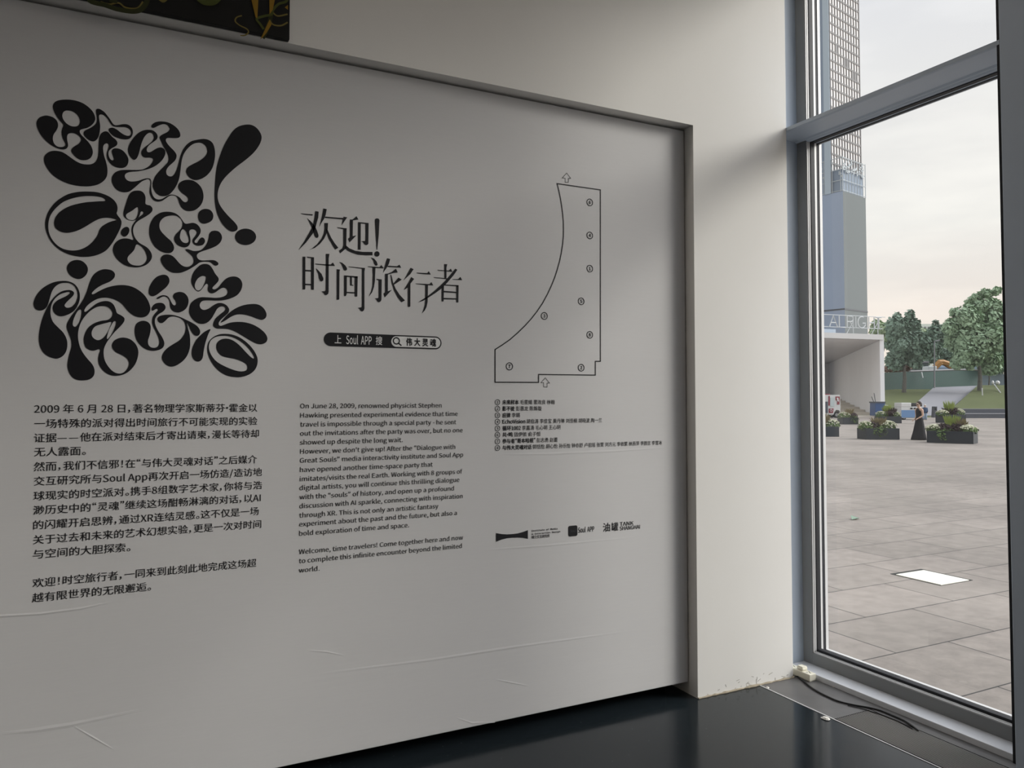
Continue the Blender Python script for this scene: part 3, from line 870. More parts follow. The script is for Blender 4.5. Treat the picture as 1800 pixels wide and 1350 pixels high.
# ---- heading
H1, H2, H3 = (520, 360, 11.25), (520, 440, 11.25), (660, 440, 11.25)
STROKES = [
    (H1, [(92,168),(130,172),(330,188),(338,200),(325,212),(200,200),(120,186)]),
    (H1, [(385,122),(452,135),(445,250),(415,350),(395,430),(355,545),(200,750),(120,830),(55,897),(75,860),(180,700),(300,490),(345,380),(370,250)]),
    (H1, [(222,260),(300,330),(370,410),(420,510),(450,600),(445,640),(420,655),(395,650),(370,610),(350,530),(310,430),(265,340)]),
    (H1, [(545,72),(612,85),(590,200),(560,275),(500,370),(465,440),(490,340),(520,220)]),
    (H1, [(580,232),(935,262),(945,235),(1018,248),(905,405),(930,290),(570,258)]),
    (H1, [(565,360),(638,360),(630,480),(612,560),(560,670),(480,770),(380,850),(255,897),(320,862),(420,780),(510,670),(555,560),(568,470)]),
    (H1, [(618,470),(640,520),(700,650),(770,760),(842,850),(780,885),(720,790),(650,670),(618,570),(600,500)]),
    (H1, [(810,443),(1010,465),(1005,490),(940,484),(830,460)]),
    (H1, [(940,475),(1005,475),(998,830),(985,870),(880,958),(857,905),(920,860),(940,800)]),
    (H1, [(990,800),(1060,860),(1180,910),(1320,930),(1517,932),(1517,998),(1380,1000),(1220,985),(1100,945),(1020,905),(975,850)]),
    (H1, [(1070,290),(1125,290),(1200,225),(1240,292),(1130,308),(1125,620),(1200,603),(1065,742),(1035,670),(1070,645)]),
    (H1, [(1232,340),(1440,360),(1435,770),(1410,795),(1380,798),(1350,775),(1330,740),(1290,720),(1370,715),(1378,690),(1378,378),(1285,370),(1282,888),(1230,885)]),
    (H1, [(1565,300),(1575,275),(1605,267),(1640,275),(1655,305),(1640,600),(1612,880),(1600,890),(1580,600)]),
    (H1, ellipse(1605, 972, 52, 54, 20)),
    (H2, [(135,125),(190,125),(188,765),(175,775),(135,775)]),
    (H2, [(215,125),(250,128),(360,138),(358,775),(335,782),(303,778),(303,155),(235,148)]),
    (H2, [(185,385),(305,392),(305,420),(185,415)]), (H2, [(185,660),(305,665),(305,695),(185,688)]),
    (H2, [(385,262),(600,278),(690,280),(735,240),(775,310),(600,302),(390,278)]),
    (H2, [(595,70),(665,70),(650,160),(650,820),(640,865),(600,888),(570,880),(545,840),(510,812),(580,808),(592,780),(597,300)]),
    (H2, [(395,352),(450,400),(510,470),(545,550),(545,595),(510,617),(480,605),(460,560),(445,470)]),
    (H2, [(858,228),(920,248),(980,300),(1010,350),(1012,385),(985,403),(950,390),(930,340),(900,270)]),
    (H2, [(810,372),(875,380),(865,420),(860,965),(845,978),(810,978)]),
    (H2, [(1035,318),(1370,350),(1358,420),(1358,1150),(1345,1190),(1310,1212),(1280,1195),(1260,1160),(1230,1138),(1300,1125),(1308,1100),(1308,365),(1060,332)]),
    (H2, [(955,495),(1010,500),(1008,860),(990,905),(955,908)]), (H2, [(955,495),(1225,515),(1220,545),(1010,525)]),
    (H2, [(1165,520),(1225,515),(1215,910),(1190,920),(1165,912)]), (H2, [(1000,820),(1170,828),(1170,855),(1000,845)]),
    (H2, [(1075,520),(1110,525),(1110,680),(1140,685),(1138,700),(1075,697)]),
    (H2, [(1485,140),(1550,165),(1600,225),(1620,280),(1605,302),(1575,300),(1555,275),(1530,200)]),
    (H2, [(1420,315),(1570,325),(1660,330),(1690,290),(1745,355),(1590,350),(1440,330)]),
    (H2, [(1515,335),(1575,340),(1565,600),(1545,730),(1510,830),(1440,922),(1490,810),(1515,700),(1522,500)]),
    (H2, [(1590,565),(1700,575),(1695,970),(1680,1010),(1640,1030),(1610,1010),(1595,975),(1562,950),(1625,945),(1638,930),(1638,592),(1600,585)]),
    (H3, [(230,155),(292,172),(265,270),(225,340),(150,448),(175,350),(205,240)]),
    (H3, [(250,305),(425,315),(475,282),(510,345),(240,330)]),
    (H3, [(190,465),(245,460),(320,430),(405,362),(442,437),(360,448),(247,480),(245,810),(325,780),(185,932),(158,855),(192,830)]),
    (H3, [(305,470),(325,520),(350,640),(400,760),(480,880),(585,992),(515,1028),(440,930),(370,800),(320,640),(300,520)]),
    (H3, [(355,660),(455,540),(520,578),(370,680)]),
    (H3, [(695,345),(755,372),(690,470),(550,600),(600,520),(650,430)]),
    (H3, [(710,530),(765,565),(692,660),(690,1110),(665,1122),(640,1115),(640,735),(560,785),(610,700),(660,620)]),
    (H3, [(805,440),(1025,450),(1055,412),(1095,480),(950,472),(830,458)]),
    (H3, [(785,655),(1070,668),(1105,628),(1145,695),(950,685),(810,670)]),
    (H3, [(985,680),(1040,685),(1032,1020),(1010,1120),(975,1190),(915,1252),(950,1170),(975,1080),(985,980)]),
    (H3, [(1580,362),(1620,385),(1540,500),(1420,640),(1300,760),(1180,850),(1040,940),(940,1000),(835,1035),(900,990),(1020,915),(1150,815),(1280,700),(1400,580),(1510,450)]),
    (H3, [(1360,272),(1420,275),(1405,340),(1405,550),(1365,550),(1362,300)]),
    (H3, [(1220,385),(1360,395),(1450,400),(1490,362),(1525,425),(1400,415),(1240,402)]),
    (H3, [(1145,530),(1430,555),(1420,575),(1350,565),(1170,545)]),
    (H3, [(1515,568),(1635,570),(1680,525),(1715,592),(1530,580)]),
    (H3, [(1310,720),(1355,700),(1348,1005),(1330,1015),(1308,1010)]), (H3, [(1360,675),(1645,690),(1640,715),(1360,695)]),
    (H3, [(1598,690),(1645,690),(1640,1030),(1600,1032)]), (H3, [(1345,800),(1600,820),(1600,845),(1345,830)]),
    (H3, [(1345,940),(1600,950),(1600,975),(1345,968)]),
]
mb = MB()
for tile, p in STROKES:
    fill(mb, [T(tile, p)], TY)
tag(mb.build('welcome_heading', M['ink'], panel), 'two lines of tall thin black welcome characters', None)


def wx(x, y):
    return onY(x, y, PY).x


def wz(x, y):
    return onY(x, y, PY).z


# ---- paragraphs
CN = (40, 690, 3.461)
cn_lines = [
    ('2009 年 6 月 28 日，著名物理学家斯蒂芬·霍金以', 70, 100, 1427), ('一场特殊的派对得出时间旅行不可能实现的实验', 70, 190, 1427),
    ('证据——他在派对结束后才寄出请柬，漫长等待却', 70, 277, 1437), ('无人露面。', 70, 362, 385),
    ('然而，我们不信邪！在“与伟大灵魂对话”之后媒介', 68, 452, 1425), ('交互研究所与Soul App再次开启一场仿造/造访地', 68, 540, 1455),
    ('球现实的时空派对。携手8组数字艺术家，你将与浩', 66, 630, 1455), ('渺历史中的“灵魂”继续这场酣畅淋漓的对话，以AI', 65, 717, 1447),
    ('的闪耀开启思辨，通过XR连结灵感。这不仅是一场', 65, 807, 1435), ('关于过去和未来的艺术幻想实验，更是一次对时间', 63, 897, 1450),
    ('与空间的大胆探索。', 63, 985, 655), ('欢迎！时空旅行者，一同来到此刻此地完成这场超', 60, 1160, 1420),
    ('越有限世界的无限邂逅。', 58, 1250, 780)]
mb = MB()
for s, xl, yl, xr in cn_lines:
    if s.startswith('欢迎'):
        tag(mb.build('chinese_paragraph', M['ink'], panel), 'eleven lines of black Chinese text below the title', None)
        mb = MB()
    px, py = CN[0] + xl / CN[2], CN[1] + yl / CN[2]
    x0, z0 = wx(px, py), wz(px, py)
    x1 = wx(CN[0] + xr / CN[2], py)
    put_text(mb, s, x0, x1, z0 - 0.0365 * 0.37, TY, em=0.0365, bold=0.004)
tag(mb.build('chinese_paragraph', M['ink'], panel), 'closing two lines of black Chinese text at the lower left', None)

EN = (500, 690, 4.091)
en_lines = [
    ('On June 28, 2009, renowned physicist Stephen', 113, 113, 1130), ('Hawking presented experimental evidence that time', 113, 180, 1246),
    ('travel is impossible through a special party - he sent', 113, 245, 1235), ('out the invitations after the party was over, but no one', 113, 310, 1281),
    ('showed up despite the long wait.', 111, 375, 850), ('However, we don\'t give up! After the "Dialogue with', 113, 440, 1228),
    ('Great Souls" media interactivity institute and Soul App', 111, 505, 1285), ('have opened another time-space party that', 111, 572, 1066),
    ('imitates/visits the real Earth. Working with 8 groups of', 110, 638, 1278), ('digital artists, you will continue this thrilling dialogue', 108, 702, 1258),
    ('with the "souls" of history, and open up a profound', 108, 768, 1219), ('discussion with AI sparkle, connecting with inspiration', 107, 833, 1281),
    ('through XR. This is not only an artistic fantasy', 107, 900, 1106), ('experiment about the past and the future, but also a', 106, 963, 1240),
    ('bold exploration of time and space.', 106, 1030, 896), ('Welcome, time travelers! Come together here and now', 104, 1162, 1284),
    ('to complete this infinite encounter beyond the limited', 104, 1228, 1275), ('world.', 104, 1295, 252)]
mb = MB()
for s, xl, yl, xr in en_lines:
    if s.startswith('Welcome'):
        tag(mb.build('english_paragraph', M['ink'], panel), 'fifteen lines of black English text below the heading', None)
        mb = MB()
    px, py = EN[0] + xl / EN[2], EN[1] + yl / EN[2]
    put_text(mb, s, wx(px, py), wx(EN[0] + xr / EN[2], py), wz(px, py), TY, em=0.0268, bold=0.005)
tag(mb.build('english_paragraph', M['ink'], panel), 'closing three lines of black English text', None)

# ---- artist list
AL = (850, 690, 5.0)
al = [(85, '未来样本', 310, '毛雯婧 蒙政良 林翰', 322, 625, 85), (142, '影不徙', 273, '彭惠龙 陈姝璇', 286, 510, 142), (200, '应律', 237, '李璐', 249, 320, 199),
      (257, 'EchoVision', 367, '胡伯涛 李佳宝 黄丹琳 刘佳楠 胡晓波 陶一兰', 378, 1040, 250), (315, '循环1002', 327, '李嘉涛 毛心玥 王心玥', 338, 675, 310),
      (372, '共·鸣', 256, '钱伊侬 俞子恒', 268, 500, 368), (429, '参与者“哥本哈根”', 455, '彭志勇 赵蕾', 467, 650, 420),
      (487, '与伟大灵魂对话', 422, '郭恬怡 胡心怡 孙乐怡 钟亦舒 卢祖瑶 张雯 刘方元 李依繁 林燕萍 李颜言 李雪冰', 432, 1568, 470)]
lst = MB()


def ring_number(mb, n, cx, cz, r, w, Y):
    pts = [(cx + r * math.cos(2 * math.pi * k / 28), cz + r * math.sin(2 * math.pi * k / 28)) for k in range(28)]
    stroke2d(mb, pts, w, Y, closed=True)
    g = glyph(str(n), CJK, 0.035)
    xs = [v[0] for v in g[0]]
    ys = [v[1] for v in g[0]]
    k = r * 1.05 / (max(ys) - min(ys))
    mx_, my_ = (min(xs) + max(xs)) / 2, (min(ys) + max(ys)) / 2
    mb.add([(cx + (v[0] - mx_) * k, Y - (v[2] if len(v) > 2 else 0), cz + (v[1] - my_) * k) for v in g[0]], g[1])


for k, (yl, a, ax1, b, bx0, bx1, _y) in enumerate(al):
    cx, cz = wx(AL[0] + 122 / 5, AL[1] + yl / 5), wz(AL[0] + 122 / 5, AL[1] + yl / 5)
    ring_number(lst, k + 1, cx, cz, 0.0125, 0.0028, TY)
    em = 0.0245
    py = AL[1] + yl / 5
    put_text(lst, a, wx(AL[0] + 165 / 5, py), wx(AL[0] + ax1 / 5, py), cz - em * 0.37, TY, em=em, bold=0.03)
    put_text(lst, b, wx(AL[0] + bx0 / 5, py), wx(AL[0] + bx1 / 5, py), cz - em * 0.37, TY, em=em, bold=0.004)
tag(lst.build('artist_list', M['ink'], panel), 'eight numbered lines of works and artists below the plan', None)

# ---- floor plan drawing
FP = (840, 290, 3.376)


def fpw(x, y):
    p = onY(FP[0] + x / FP[2], FP[1] + y / FP[2], PY)
    return (p.x, p.z)


mb = MB()
outline = [(470,111),(727,148),(727,1165),(697,1165),(697,1247),(360,1243),(360,1290),(102,1289),(102,1095),(146,1067),(190,1036),(236,996),(280,953),(317,912),(350,870),(382,823),(410,772),(434,722),(455,670),(471,621),(485,570),(495,522),(503,470),(507,425),(508,380),(507,335),(503,290),(497,243),(490,200),(481,155)]
stroke2d(mb, [fpw(*p) for p in outline], 0.0052, TY, closed=True)
for ar in ([(527,48),(551,80),(537,80),(537,103),(518,103),(518,79),(501,77)], [(400,1263),(425,1294),(411,1294),(411,1318),(390,1317),(390,1292),(374,1292)]):
    stroke2d(mb, [fpw(*p) for p in ar], 0.0022, TY, closed=True)
fp = tag(mb.build('floor_plan', M['ink'], panel), 'black line drawing of the gallery floor plan with two arrows', None)
for n, x, y in ((6,664,222),(4,664,418),(1,664,615),(5,613,809),(3,394,896),(8,664,1008),(2,613,1203),(7,187,1195)):
    mb = MB()
    c = fpw(x, y)
    ring_number(mb, n, c[0], c[1], 0.0172, 0.0040, TY)
    mb.build('number_marker', M['ink'], fp)

# ---- search bar
SB = (560, 575, 7.826)


def sbw(x, y):
    p = onY(SB[0] + x / SB[2], SB[1] + y / SB[2], PY)
    return (p.x, p.z)


bx0, bx1 = sbw(72, 165)[0], sbw(1690, 210)[0]
zt, zb = sbw(160, 73)[1], sbw(160, 262)[1]
zc, hr = (zt + zb) / 2, (zt - zb) / 2


def pill(x0, x1, zc, r, Y, mb):
    pts = [(x1 - r + r * math.sin(math.pi * k / 16), Y, zc + r * math.cos(math.pi * k / 16)) for k in range(17)]
    pts += [(x0 + r - r * math.sin(math.pi * k / 16), Y, zc - r * math.cos(math.pi * k / 16)) for k in range(17)]
    mb.add(pts, [tuple(range(len(pts)))])


mb = MB()
pill(bx0, bx1, zc, hr, TY, mb)
sb = tag(mb.build('search_bar', M['ink'], panel), 'black rounded search bar printed under the heading', None)
mb = MB()
ix0 = sbw(998, 195)[0]
pill(ix0, bx1 - 0.006, zc, hr - 0.006, TY - 0.0008, mb)
mb.build('search_field', M['ink_light'], sb)
kz = 0.041
for s, a, b, e in (('上', 220, 312, kz), ('Soul  APP', 378, 728, kz * 1.22), ('搜', 785, 875, kz)):
    mb = MB()
    put_text(mb, s, sbw(a, 170)[0], sbw(b, 180)[0], zc - e * 0.36, TY - 0.0008, em=e, bold=0.012)
    mb.build('search_prompt', M['ink_light'], sb)
mb = MB()
put_text(mb, '伟 大 灵 魂', sbw(1200, 200)[0], sbw(1615, 210)[0], zc - 0.038 * 0.37, TY - 0.0014, em=0.038, bold=0.04)
mb.build('search_word', M['ink'], sb)
mb = MB()
mc = sbw(1068, 190)
mc = (mc[0], zc + 0.003)
stroke2d(mb, [(mc[0] + 0.0142 * math.cos(a * math.pi / 14), mc[1] + 0.0142 * math.sin(a * math.pi / 14)) for a in range(28)], 0.0055, TY - 0.0014, closed=True)
stroke2d(mb, [(mc[0] + 0.010, mc[1] - 0.010), (mc[0] + 0.024, mc[1] - 0.021)], 0.006, TY - 0.0014)
mb.build('magnifier_icon', M['ink'], sb)

# ---- logos along the bottom
LG = (860, 900, 6.4286)


def lgw(x, y):
    p = onY(LG[0] + x / LG[2], LG[1] + y / LG[2], PY)
    return (p.x, p.z)


mb = MB()
fill(mb, [[(LG[0] + x / LG[2], LG[1] + y / LG[2]) for x, y in [(77,238),(140,249),(200,253),(260,249),(320,242),(380,226),(437,205),(437,303),(380,292),(320,289),(260,291),(200,297),(140,312),(77,337)]]], TY)
for s, x0, x1, yb, e, f_ in (('Institute of Media', 478, 770, 222, 0.0150, MONO), ('& Interaction Design', 478, 802, 258, 0.0150, MONO), ('媒介交互研究所', 478, 682, 300, 0.0165, CJK)):
    a = lgw(x0, yb)
    put_text(mb, s, a[0], lgw(x1, yb)[0], a[1], TY, em=e, fname=f_, bold=0.02)
mb.build('institute_logo', M['ink'], panel)
mb = MB()
c0, c1 = lgw(900, 265), lgw(988, 160)
cx, cz, h = (c0[0] + c1[0]) / 2, (c0[1] + c1[1]) / 2 - 0.0005, 0.0265
pts = []
for qx, qz in ((1, 1), (-1, 1), (-1, -1), (1, -1)):
    for k in range(7):
        a = math.atan2(qz, qx) - math.pi / 4 + k * math.pi / 12
        pts.append((cx + qx * (h - 0.009) + 0.009 * math.cos(a), TY, cz + qz * (h - 0.009) + 0.009 * math.sin(a)))
mb.add(pts, [tuple(range(len(pts)))])
put_text(mb, 'Soul  APP', lgw(1003, 235)[0], lgw(1186, 220)[0], lgw(1003, 234)[1], TY, em=0.0345, bold=0.016)
app = mb.build('app_logo', M['ink'], panel)
mb = MB()
put_text(mb, 'Soul', cx - 0.0155, cx + 0.0155, cz - 0.0055, TY - 0.0008, em=0.017)
mb.build('icon_script', M['ink_grey'], app)
mb = MB()
em = 0.047
a = lgw(1285, 222)
put_text(mb, '油', a[0], lgw(1365, 215)[0], a[1] + 0.003, TY, em=em * 1.02, bold=0.012)
put_text(mb, '罐', lgw(1380, 215)[0], lgw(1458, 215)[0], lgw(1380, 215)[1] + 0.003, TY, em=em, bold=0.012)
put_text(mb, 'TΛNK', lgw(1475, 160)[0], lgw(1630, 145)[0], lgw(1475, 158)[1], TY, em=0.0265, bold=0.012)
put_text(mb, 'SHANGHAI', lgw(1475, 207)[0], lgw(1703, 190)[0], lgw(1475, 207)[1], TY, em=0.0265, bold=0.012)
mb.build('museum_logo', M['ink'], panel)

# ------------------------------------------------------------------ dark painting above the panel
pt = thing('painting', 'black canvas with olive and ochre tendrils above the panel', 'painting', (-0.5, WY, 3.1))
PX1 = onY(507, 40, WY).x
MB().box(-2.6, PX1, WY - 0.03, WY - 0.001, LZ + 0.002, 5.0).build('canvas', M['canvas'], pt, bevel=0.002)
QY = WY - 0.0312
QS = 3.4615


def qpt(p):
    a = onY(p[0] / QS, p[1] / QS, QY)
    return (a.x, a.z)


def vine(pts, w, m, name='painted_tendril'):
    mb = MB()
    P = [Vector((*qpt(p), 0)) for p in pts]
    # smooth
    out = []
    for i in range(len(P) - 1):
        p0, p1, p2, p3 = P[max(0, i - 1)], P[i], P[i + 1], P[min(len(P) - 1, i + 2)]
        for k in range(6):
            t = k / 6
            out.append(0.5 * ((2 * p1) + (p2 - p0) * t + (2 * p0 - 5 * p1 + 4 * p2 - p3) * t * t + (3 * p1 - p0 - 3 * p2 + p3) * t ** 3))
    out.append(P[-1])
    stroke2d(mb, [(q.x, q.y) for q in out], w * 0.0009, QY - random.uniform(0, 0.002))
    return mb.build(name, m, pt)


vine([(545, -60), (548, 5), (640, 32), (720, 58), (820, 70), (872, 45), (900, -20), (890, -120)], 20, M['olive_dark'])
vine([(612, 12), (665, 26), (722, 18), (765, 46), (835, 50), (870, 10)], 7, M['tan'])
vine([(640, -200), (680, -80), (690, 18)], 30, M['olive_dark'])
vine([(700, -300), (900, -160), (960, -40), (975, -4), (1010, -8), (1090, -150)], 14, M['tan'])
vine([(1150, -200), (1200, -30), (1262, 14), (1330, -20), (1400, -200)], 30, M['olive'])
vine([(1300, -400), (1500, -330), (1690, -300), (1740, -150)], 40, M['olive'])
vine([(350, -260), (600, -420), (900, -380), (1150, -300)], 36, M['olive_dark'])
mb = MB()
for poly in ([(1500, -300), (1570, -300), (1572, 0), (1566, 112), (1555, 105), (1530, 0)], [(1635, -260), (1680, -260), (1672, 0), (1660, 60), (1640, 88)], [(1640, 118), (1652, 150), (1622, 200), (1592, 235), (1584, 240), (1612, 180)], [(1752, 30), (1752, 60), (1732, 45)]):
    fill(mb, [[(x / QS, y / QS) for x, y in poly]], QY - 0.0015)
mb.build('painted_leaf', M['ochre'], pt)
vine([(1750, -60), (1745, 5), (1695, 25), (1662, 60), (1650, 88), (1602, 100), (1562, 116), (1584, 148), (1604, 178)], 11, M['olive'])
vine([(1660, 75), (1690, 97), (1750, 86)], 7, M['tan'])
vine([(1640, 122), (1662, 150), (1710, 156), (1750, 136)], 7, M['tan'])
vine([(1472, 95), (1440, 106), (1432, 130), (1460, 155), (1500, 175), (1512, 196), (1490, 215), (1462, 216)], 6, M['tan'])
vine([(1652, 82), (1640, 130), (1615, 200), (1598, 232)], 18, M['olive_dark'])

# ------------------------------------------------------------------ floor grate, power strip, cable, chips
gr = thing('floor_grate', 'long black ventilation grate let into the floor below the window', 'grate', (3.28, 1.0, 0))
MB().box(GX0 - 0.005, GX1 + 0.004, -5.0, GY1 + 0.001, -0.09, -0.05).build('pit', M['pit'], gr)
mb = MB()
mb.box(GX0 - 0.006, GX0 + 0.004, -5, GY1, -0.05, 0.002)
mb.box(GX1 - 0.002, GX1 + 0.003, -5, GY1, -0.05, 0.0015)
mb.box(GX0, GX1, GY1 - 0.004, GY1, -0.05, 0.0015)
mb.build('frame', M['pit'], gr)
NS = 20
for k in range(NS):
    x = GX0 + 0.010 + (GX1 - GX0 - 0.018) * k / (NS - 1)
    MB().box(x - 0.0025, x + 0.0025, -5, GY1 - 0.004, -0.045, 0.002).build('slat', M['grate'], gr)

ps = thing('power_strip', 'cream plastic power strip on the floor in the window corner', 'power strip', (3.464, 3.24, 0.001))
MB().box(3.438, 3.490, 3.140, 3.345, 0.005, 0.043).build('body', M['ivory'], ps, bevel=0.004)
MB().box(3.443, 3.485, 3.145, 3.340, 0.001, 0.006).build('base', M['ivory'], ps)
for yc in (3.170, 3.283):
    mb = MB()
    for dx, dy, a in ((-0.009, 0.004, 0.5), (0.009, 0.004, -0.5), (0, -0.010, 0)):
        ca, sa = math.cos(a), math.sin(a)
        mb.obox((3.464 + dx, yc + dy, 0.0435), Vector((0.0018 * ca, 0.0018 * sa, 0)), Vector((-0.006 * sa, 0.006 * ca, 0)), (0, 0, 0.0007))
    mb.build('socket', M['socket'], ps)
ad = thing('plug_adapter', 'small cream plug-in charger on top of the power strip', 'charger', (3.464, 3.232, 0.0435))
MB().box(3.444, 3.486, 3.196, 3.240, 0.0436, 0.062).build('body', M['ivory'], ad, bevel=0.006)
MB().box(3.447, 3.483, 3.199, 3.237, 0.062, 0.066).build('cap', M['ivory'], ad, bevel=0.002)

cb_px = [(1400, 1187), (1411, 1196), (1424, 1207), (1440, 1217), (1456, 1225), (1475, 1233), (1500, 1239), (1528, 1244), (1548, 1249), (1570, 1258), (1590, 1267), (1605, 1277), (1614, 1284)]
pts = [onZ(x, y, 0.006) for x, y in cb_px]
pts[-1].z = 0.0055
sp = []
for i in range(len(pts) - 1):
    p0, p1, p2, p3 = pts[max(0, i - 1)], pts[i], pts[i + 1], pts[min(len(pts) - 1, i + 2)]
    for k in range(5):
        t = k / 5
        sp.append(0.5 * ((2 * p1) + (p2 - p0) * t + (2 * p0 - 5 * p1 + 4 * p2 - p3) * t * t + (3 * p1 - p0 - 3 * p2 + p3) * t ** 3))
sp.append(pts[-1])
tag(MB().tube(sp, 0.0045, 8).build('power_cable', M['cable'], smooth=True), 'black power cable snaking over the floor from strip to grate', 'cable')
pts = [onZ(x, y, 0.0045) for x, y in [(1490, 1240), (1510, 1244), (1530, 1250), (1552, 1257), (1580, 1268), (1604, 1281)]]
tag(MB().tube(pts, 0.0026, 6).build('thin_cable', M['cable'], smooth=True), 'thin black wire lying beside the thicker cable on the grate', 'cable')


def chip(name, cx, cy, r, h, label, z=0.0005):
    n = 9
    mb = MB()
    a0 = random.random()
    ring = [(cx + r * (0.7 + 0.5 * random.random()) * math.cos(a0 + 2 * math.pi * k / n) * 0.8, cy + r * (0.7 + 0.5 * random.random()) * math.sin(a0 + 2 * math.pi * k / n)) for k in range(n)]
    vs = [(x, y_, z) for x, y_ in ring] + [(cx + (x - cx) * 0.6, cy + (y_ - cy) * 0.6, z + h * (0.6 + 0.6 * random.random())) for x, y_ in ring]
    mb.add(vs, [tuple(range(n - 1, -1, -1)), tuple(range(n, 2 * n))] + [(i, (i + 1) % n, n + (i + 1) % n, n + i) for i in range(n)])
    tag(mb.build(name, M['plaster']), label, 'debris', 'plaster crumbs on the floor')


c = onZ(1453, 1264, 0)
chip('plaster_chip', c.x - 0.006, c.y, 0.026, 0.008, 'largest white plaster chip on the floor beside the grate corner', 0.003)
c = onZ(1348, 1210, 0)
chip('plaster_chip', c.x + 0.005, c.y, 0.012, 0.005, 'small white plaster chip near the foot of the white wall', 0.0015)
c = onZ(1466, 1208, 0)
chip('plaster_chip', c.x, c.y, 0.008, 0.005, 'tiny white plaster crumb by the window ledge', 0.0015)

# ================================================================== OUTSIDE
mb = MB()
mb.add([(3.7, -120, GZ), (260, -120, GZ), (260, 260, GZ), (3.7, 260, GZ)], [(0, 1, 2, 3)])
struct(mb.build('plaza_paving', M['paving']), 'wide plaza of pale grey stone slabs', 'paving')

M['panel_cream'] = mat('cream_cover', rgb(250, 248, 232), 0.25, 0.5)
M['panel_edge'] = mat('dark_recess', rgb(48, 50, 48), 0.8, 0.2)
pA = [onZ(x, y, GZ) for x, y in ((1566, 1009), (1617, 1001), (1711, 1020), (1653, 1030))]
x0_, x1_ = 6.59, 7.05
y0_, y1_ = 4.498, 5.015
sl = thing('ground_light_panel', 'cream rectangular panel let into the plaza paving with a dark rim', 'panel', ((x0_ + x1_) / 2, (y0_ + y1_) / 2, GZ))
MB().box(x0_, x1_, y0_, y1_, GZ, GZ + 0.004).build('rim', M['panel_edge'], sl)
MB().box(x0_ + 0.004, x1_ - 0.05, y0_ + 0.004, y1_ - 0.06, GZ + 0.004, GZ + 0.01).build('cover', M['panel_cream'], sl)



def alb(r, g, b, k=0.62):
    c = rgb(r, g, b)
    return (c[0] * k, c[1] * k, c[2] * k, 1.0)


M['concrete'] = mat('pale_render', alb(236, 238, 242, 1.0), 0.8, 0.2, noise=0.05, nscale=0.25)
M['soffit'] = mat('grey_soffit', alb(205, 203, 205, 1.0), 0.85, 0.2, noise=0.05, nscale=0.2)
M['warm_floor'] = mat('pale_stage', alb(222, 216, 205, 1.0), 0.8, 0.2, noise=0.05, nscale=0.4)
M['white_metal'] = mat('white_metal', alb(222, 228, 232), 0.5, 0.4)
M['leaf_dark'] = mat('leaf_dark', alb(124, 146, 130, 0.9), 0.7, 0.2, noise=0.3, nscale=0.9)
M['leaf_mid'] = mat('leaf_mid', alb(152, 176, 146, 0.9), 0.7, 0.2, noise=0.3, nscale=0.9)
M['leaf_light'] = mat('leaf_light', alb(166, 184, 152, 0.9), 0.7, 0.2, noise=0.25, nscale=0.9)
M['bark'] = mat('bark', alb(120, 118, 112), 0.9, 0.1, noise=0.3, nscale=6)
M['grass'] = mat('lawn_grass', alb(104, 112, 76, 0.62), 0.9, 0.1, noise=0.3, nscale=0.5)
M['ramp'] = mat('ramp_paving', alb(160, 160, 166), 0.8, 0.2, noise=0.12, nscale=1.2)
M['green_hoarding'] = mat('green_hoarding', alb(44, 84, 80), 0.6, 0.3, noise=0.15, nscale=0.3)
M['stone_dark'] = mat('dark_stone', alb(92, 97, 106), 0.6, 0.3, noise=0.1, nscale=1)
M['stone_top'] = mat('stone_top', alb(160, 160, 165), 0.7, 0.3)
M['planter'] = mat('planter_metal', alb(46, 54, 62), 0.55, 0.35, noise=0.1, nscale=2)
M['soil'] = mat('soil', alb(50, 42, 36), 0.95, 0.1)
M['mum_green'] = mat('mum_leaf', alb(112, 138, 82), 0.8, 0.2, noise=0.35, nscale=14)
M['mum_white'] = mat('mum_flower', alb(232, 232, 205), 0.8, 0.2)
M['lime'] = mat('lime_leaf', alb(160, 180, 92), 0.8, 0.2, noise=0.25, nscale=10)
M['purple'] = mat('purple_leaf', alb(74, 58, 60), 0.8, 0.2, noise=0.35, nscale=12)
M['drygrass'] = mat('dry_grass', alb(150, 138, 104), 0.9, 0.1, noise=0.25, nscale=8)
M['red'] = mat('vehicle_red', alb(150, 36, 60), 0.35, 0.5)
M['white'] = mat('vehicle_white', alb(236, 238, 238), 0.4, 0.5)
M['blue'] = mat('vehicle_blue', alb(118, 160, 210), 0.4, 0.5)
M['blue_dark'] = mat('bin_blue', alb(62, 96, 150), 0.5, 0.4)
M['pane_dark'] = mat('vehicle_glass', alb(38, 44, 52), 0.15, 0.5)
M['tyre'] = mat('tyre', alb(28, 28, 30), 0.8, 0.2)
M['hub'] = mat('hub', alb(170, 172, 176), 0.4, 0.5, metal=0.5)
M['orange'] = mat('digger_orange', alb(190, 138, 70), 0.5, 0.4)
M['skin'] = mat('skin', alb(222, 184, 160), 0.55, 0.35)
M['black_cloth'] = mat('black_cloth', alb(30, 30, 36), 0.85, 0.15)
M['hair'] = mat('dark_hair', alb(60, 48, 44), 0.7, 0.3)
M['blue_cloth'] = mat('blue_cloth', alb(76, 98, 130), 0.85, 0.15)
M['pale_blue_cloth'] = mat('pale_blue_cloth', alb(168, 190, 214), 0.85, 0.15)
M['white_cloth'] = mat('white_cloth', alb(238, 238, 238), 0.8, 0.15)
M['tower_left'] = mat('netting_shade_side', alb(158, 174, 198, 0.8), 0.8, 0.2, noise=0.06, nscale=0.05)  # same netting on the unlit left face, tone lightened against its shade
M['tower_net'] = mat('netting_sun_side', alb(150, 159, 162, 0.45), 0.85, 0.2, noise=0.06, nscale=0.05)  # same netting on the sunlit right face, tone darkened against the sun
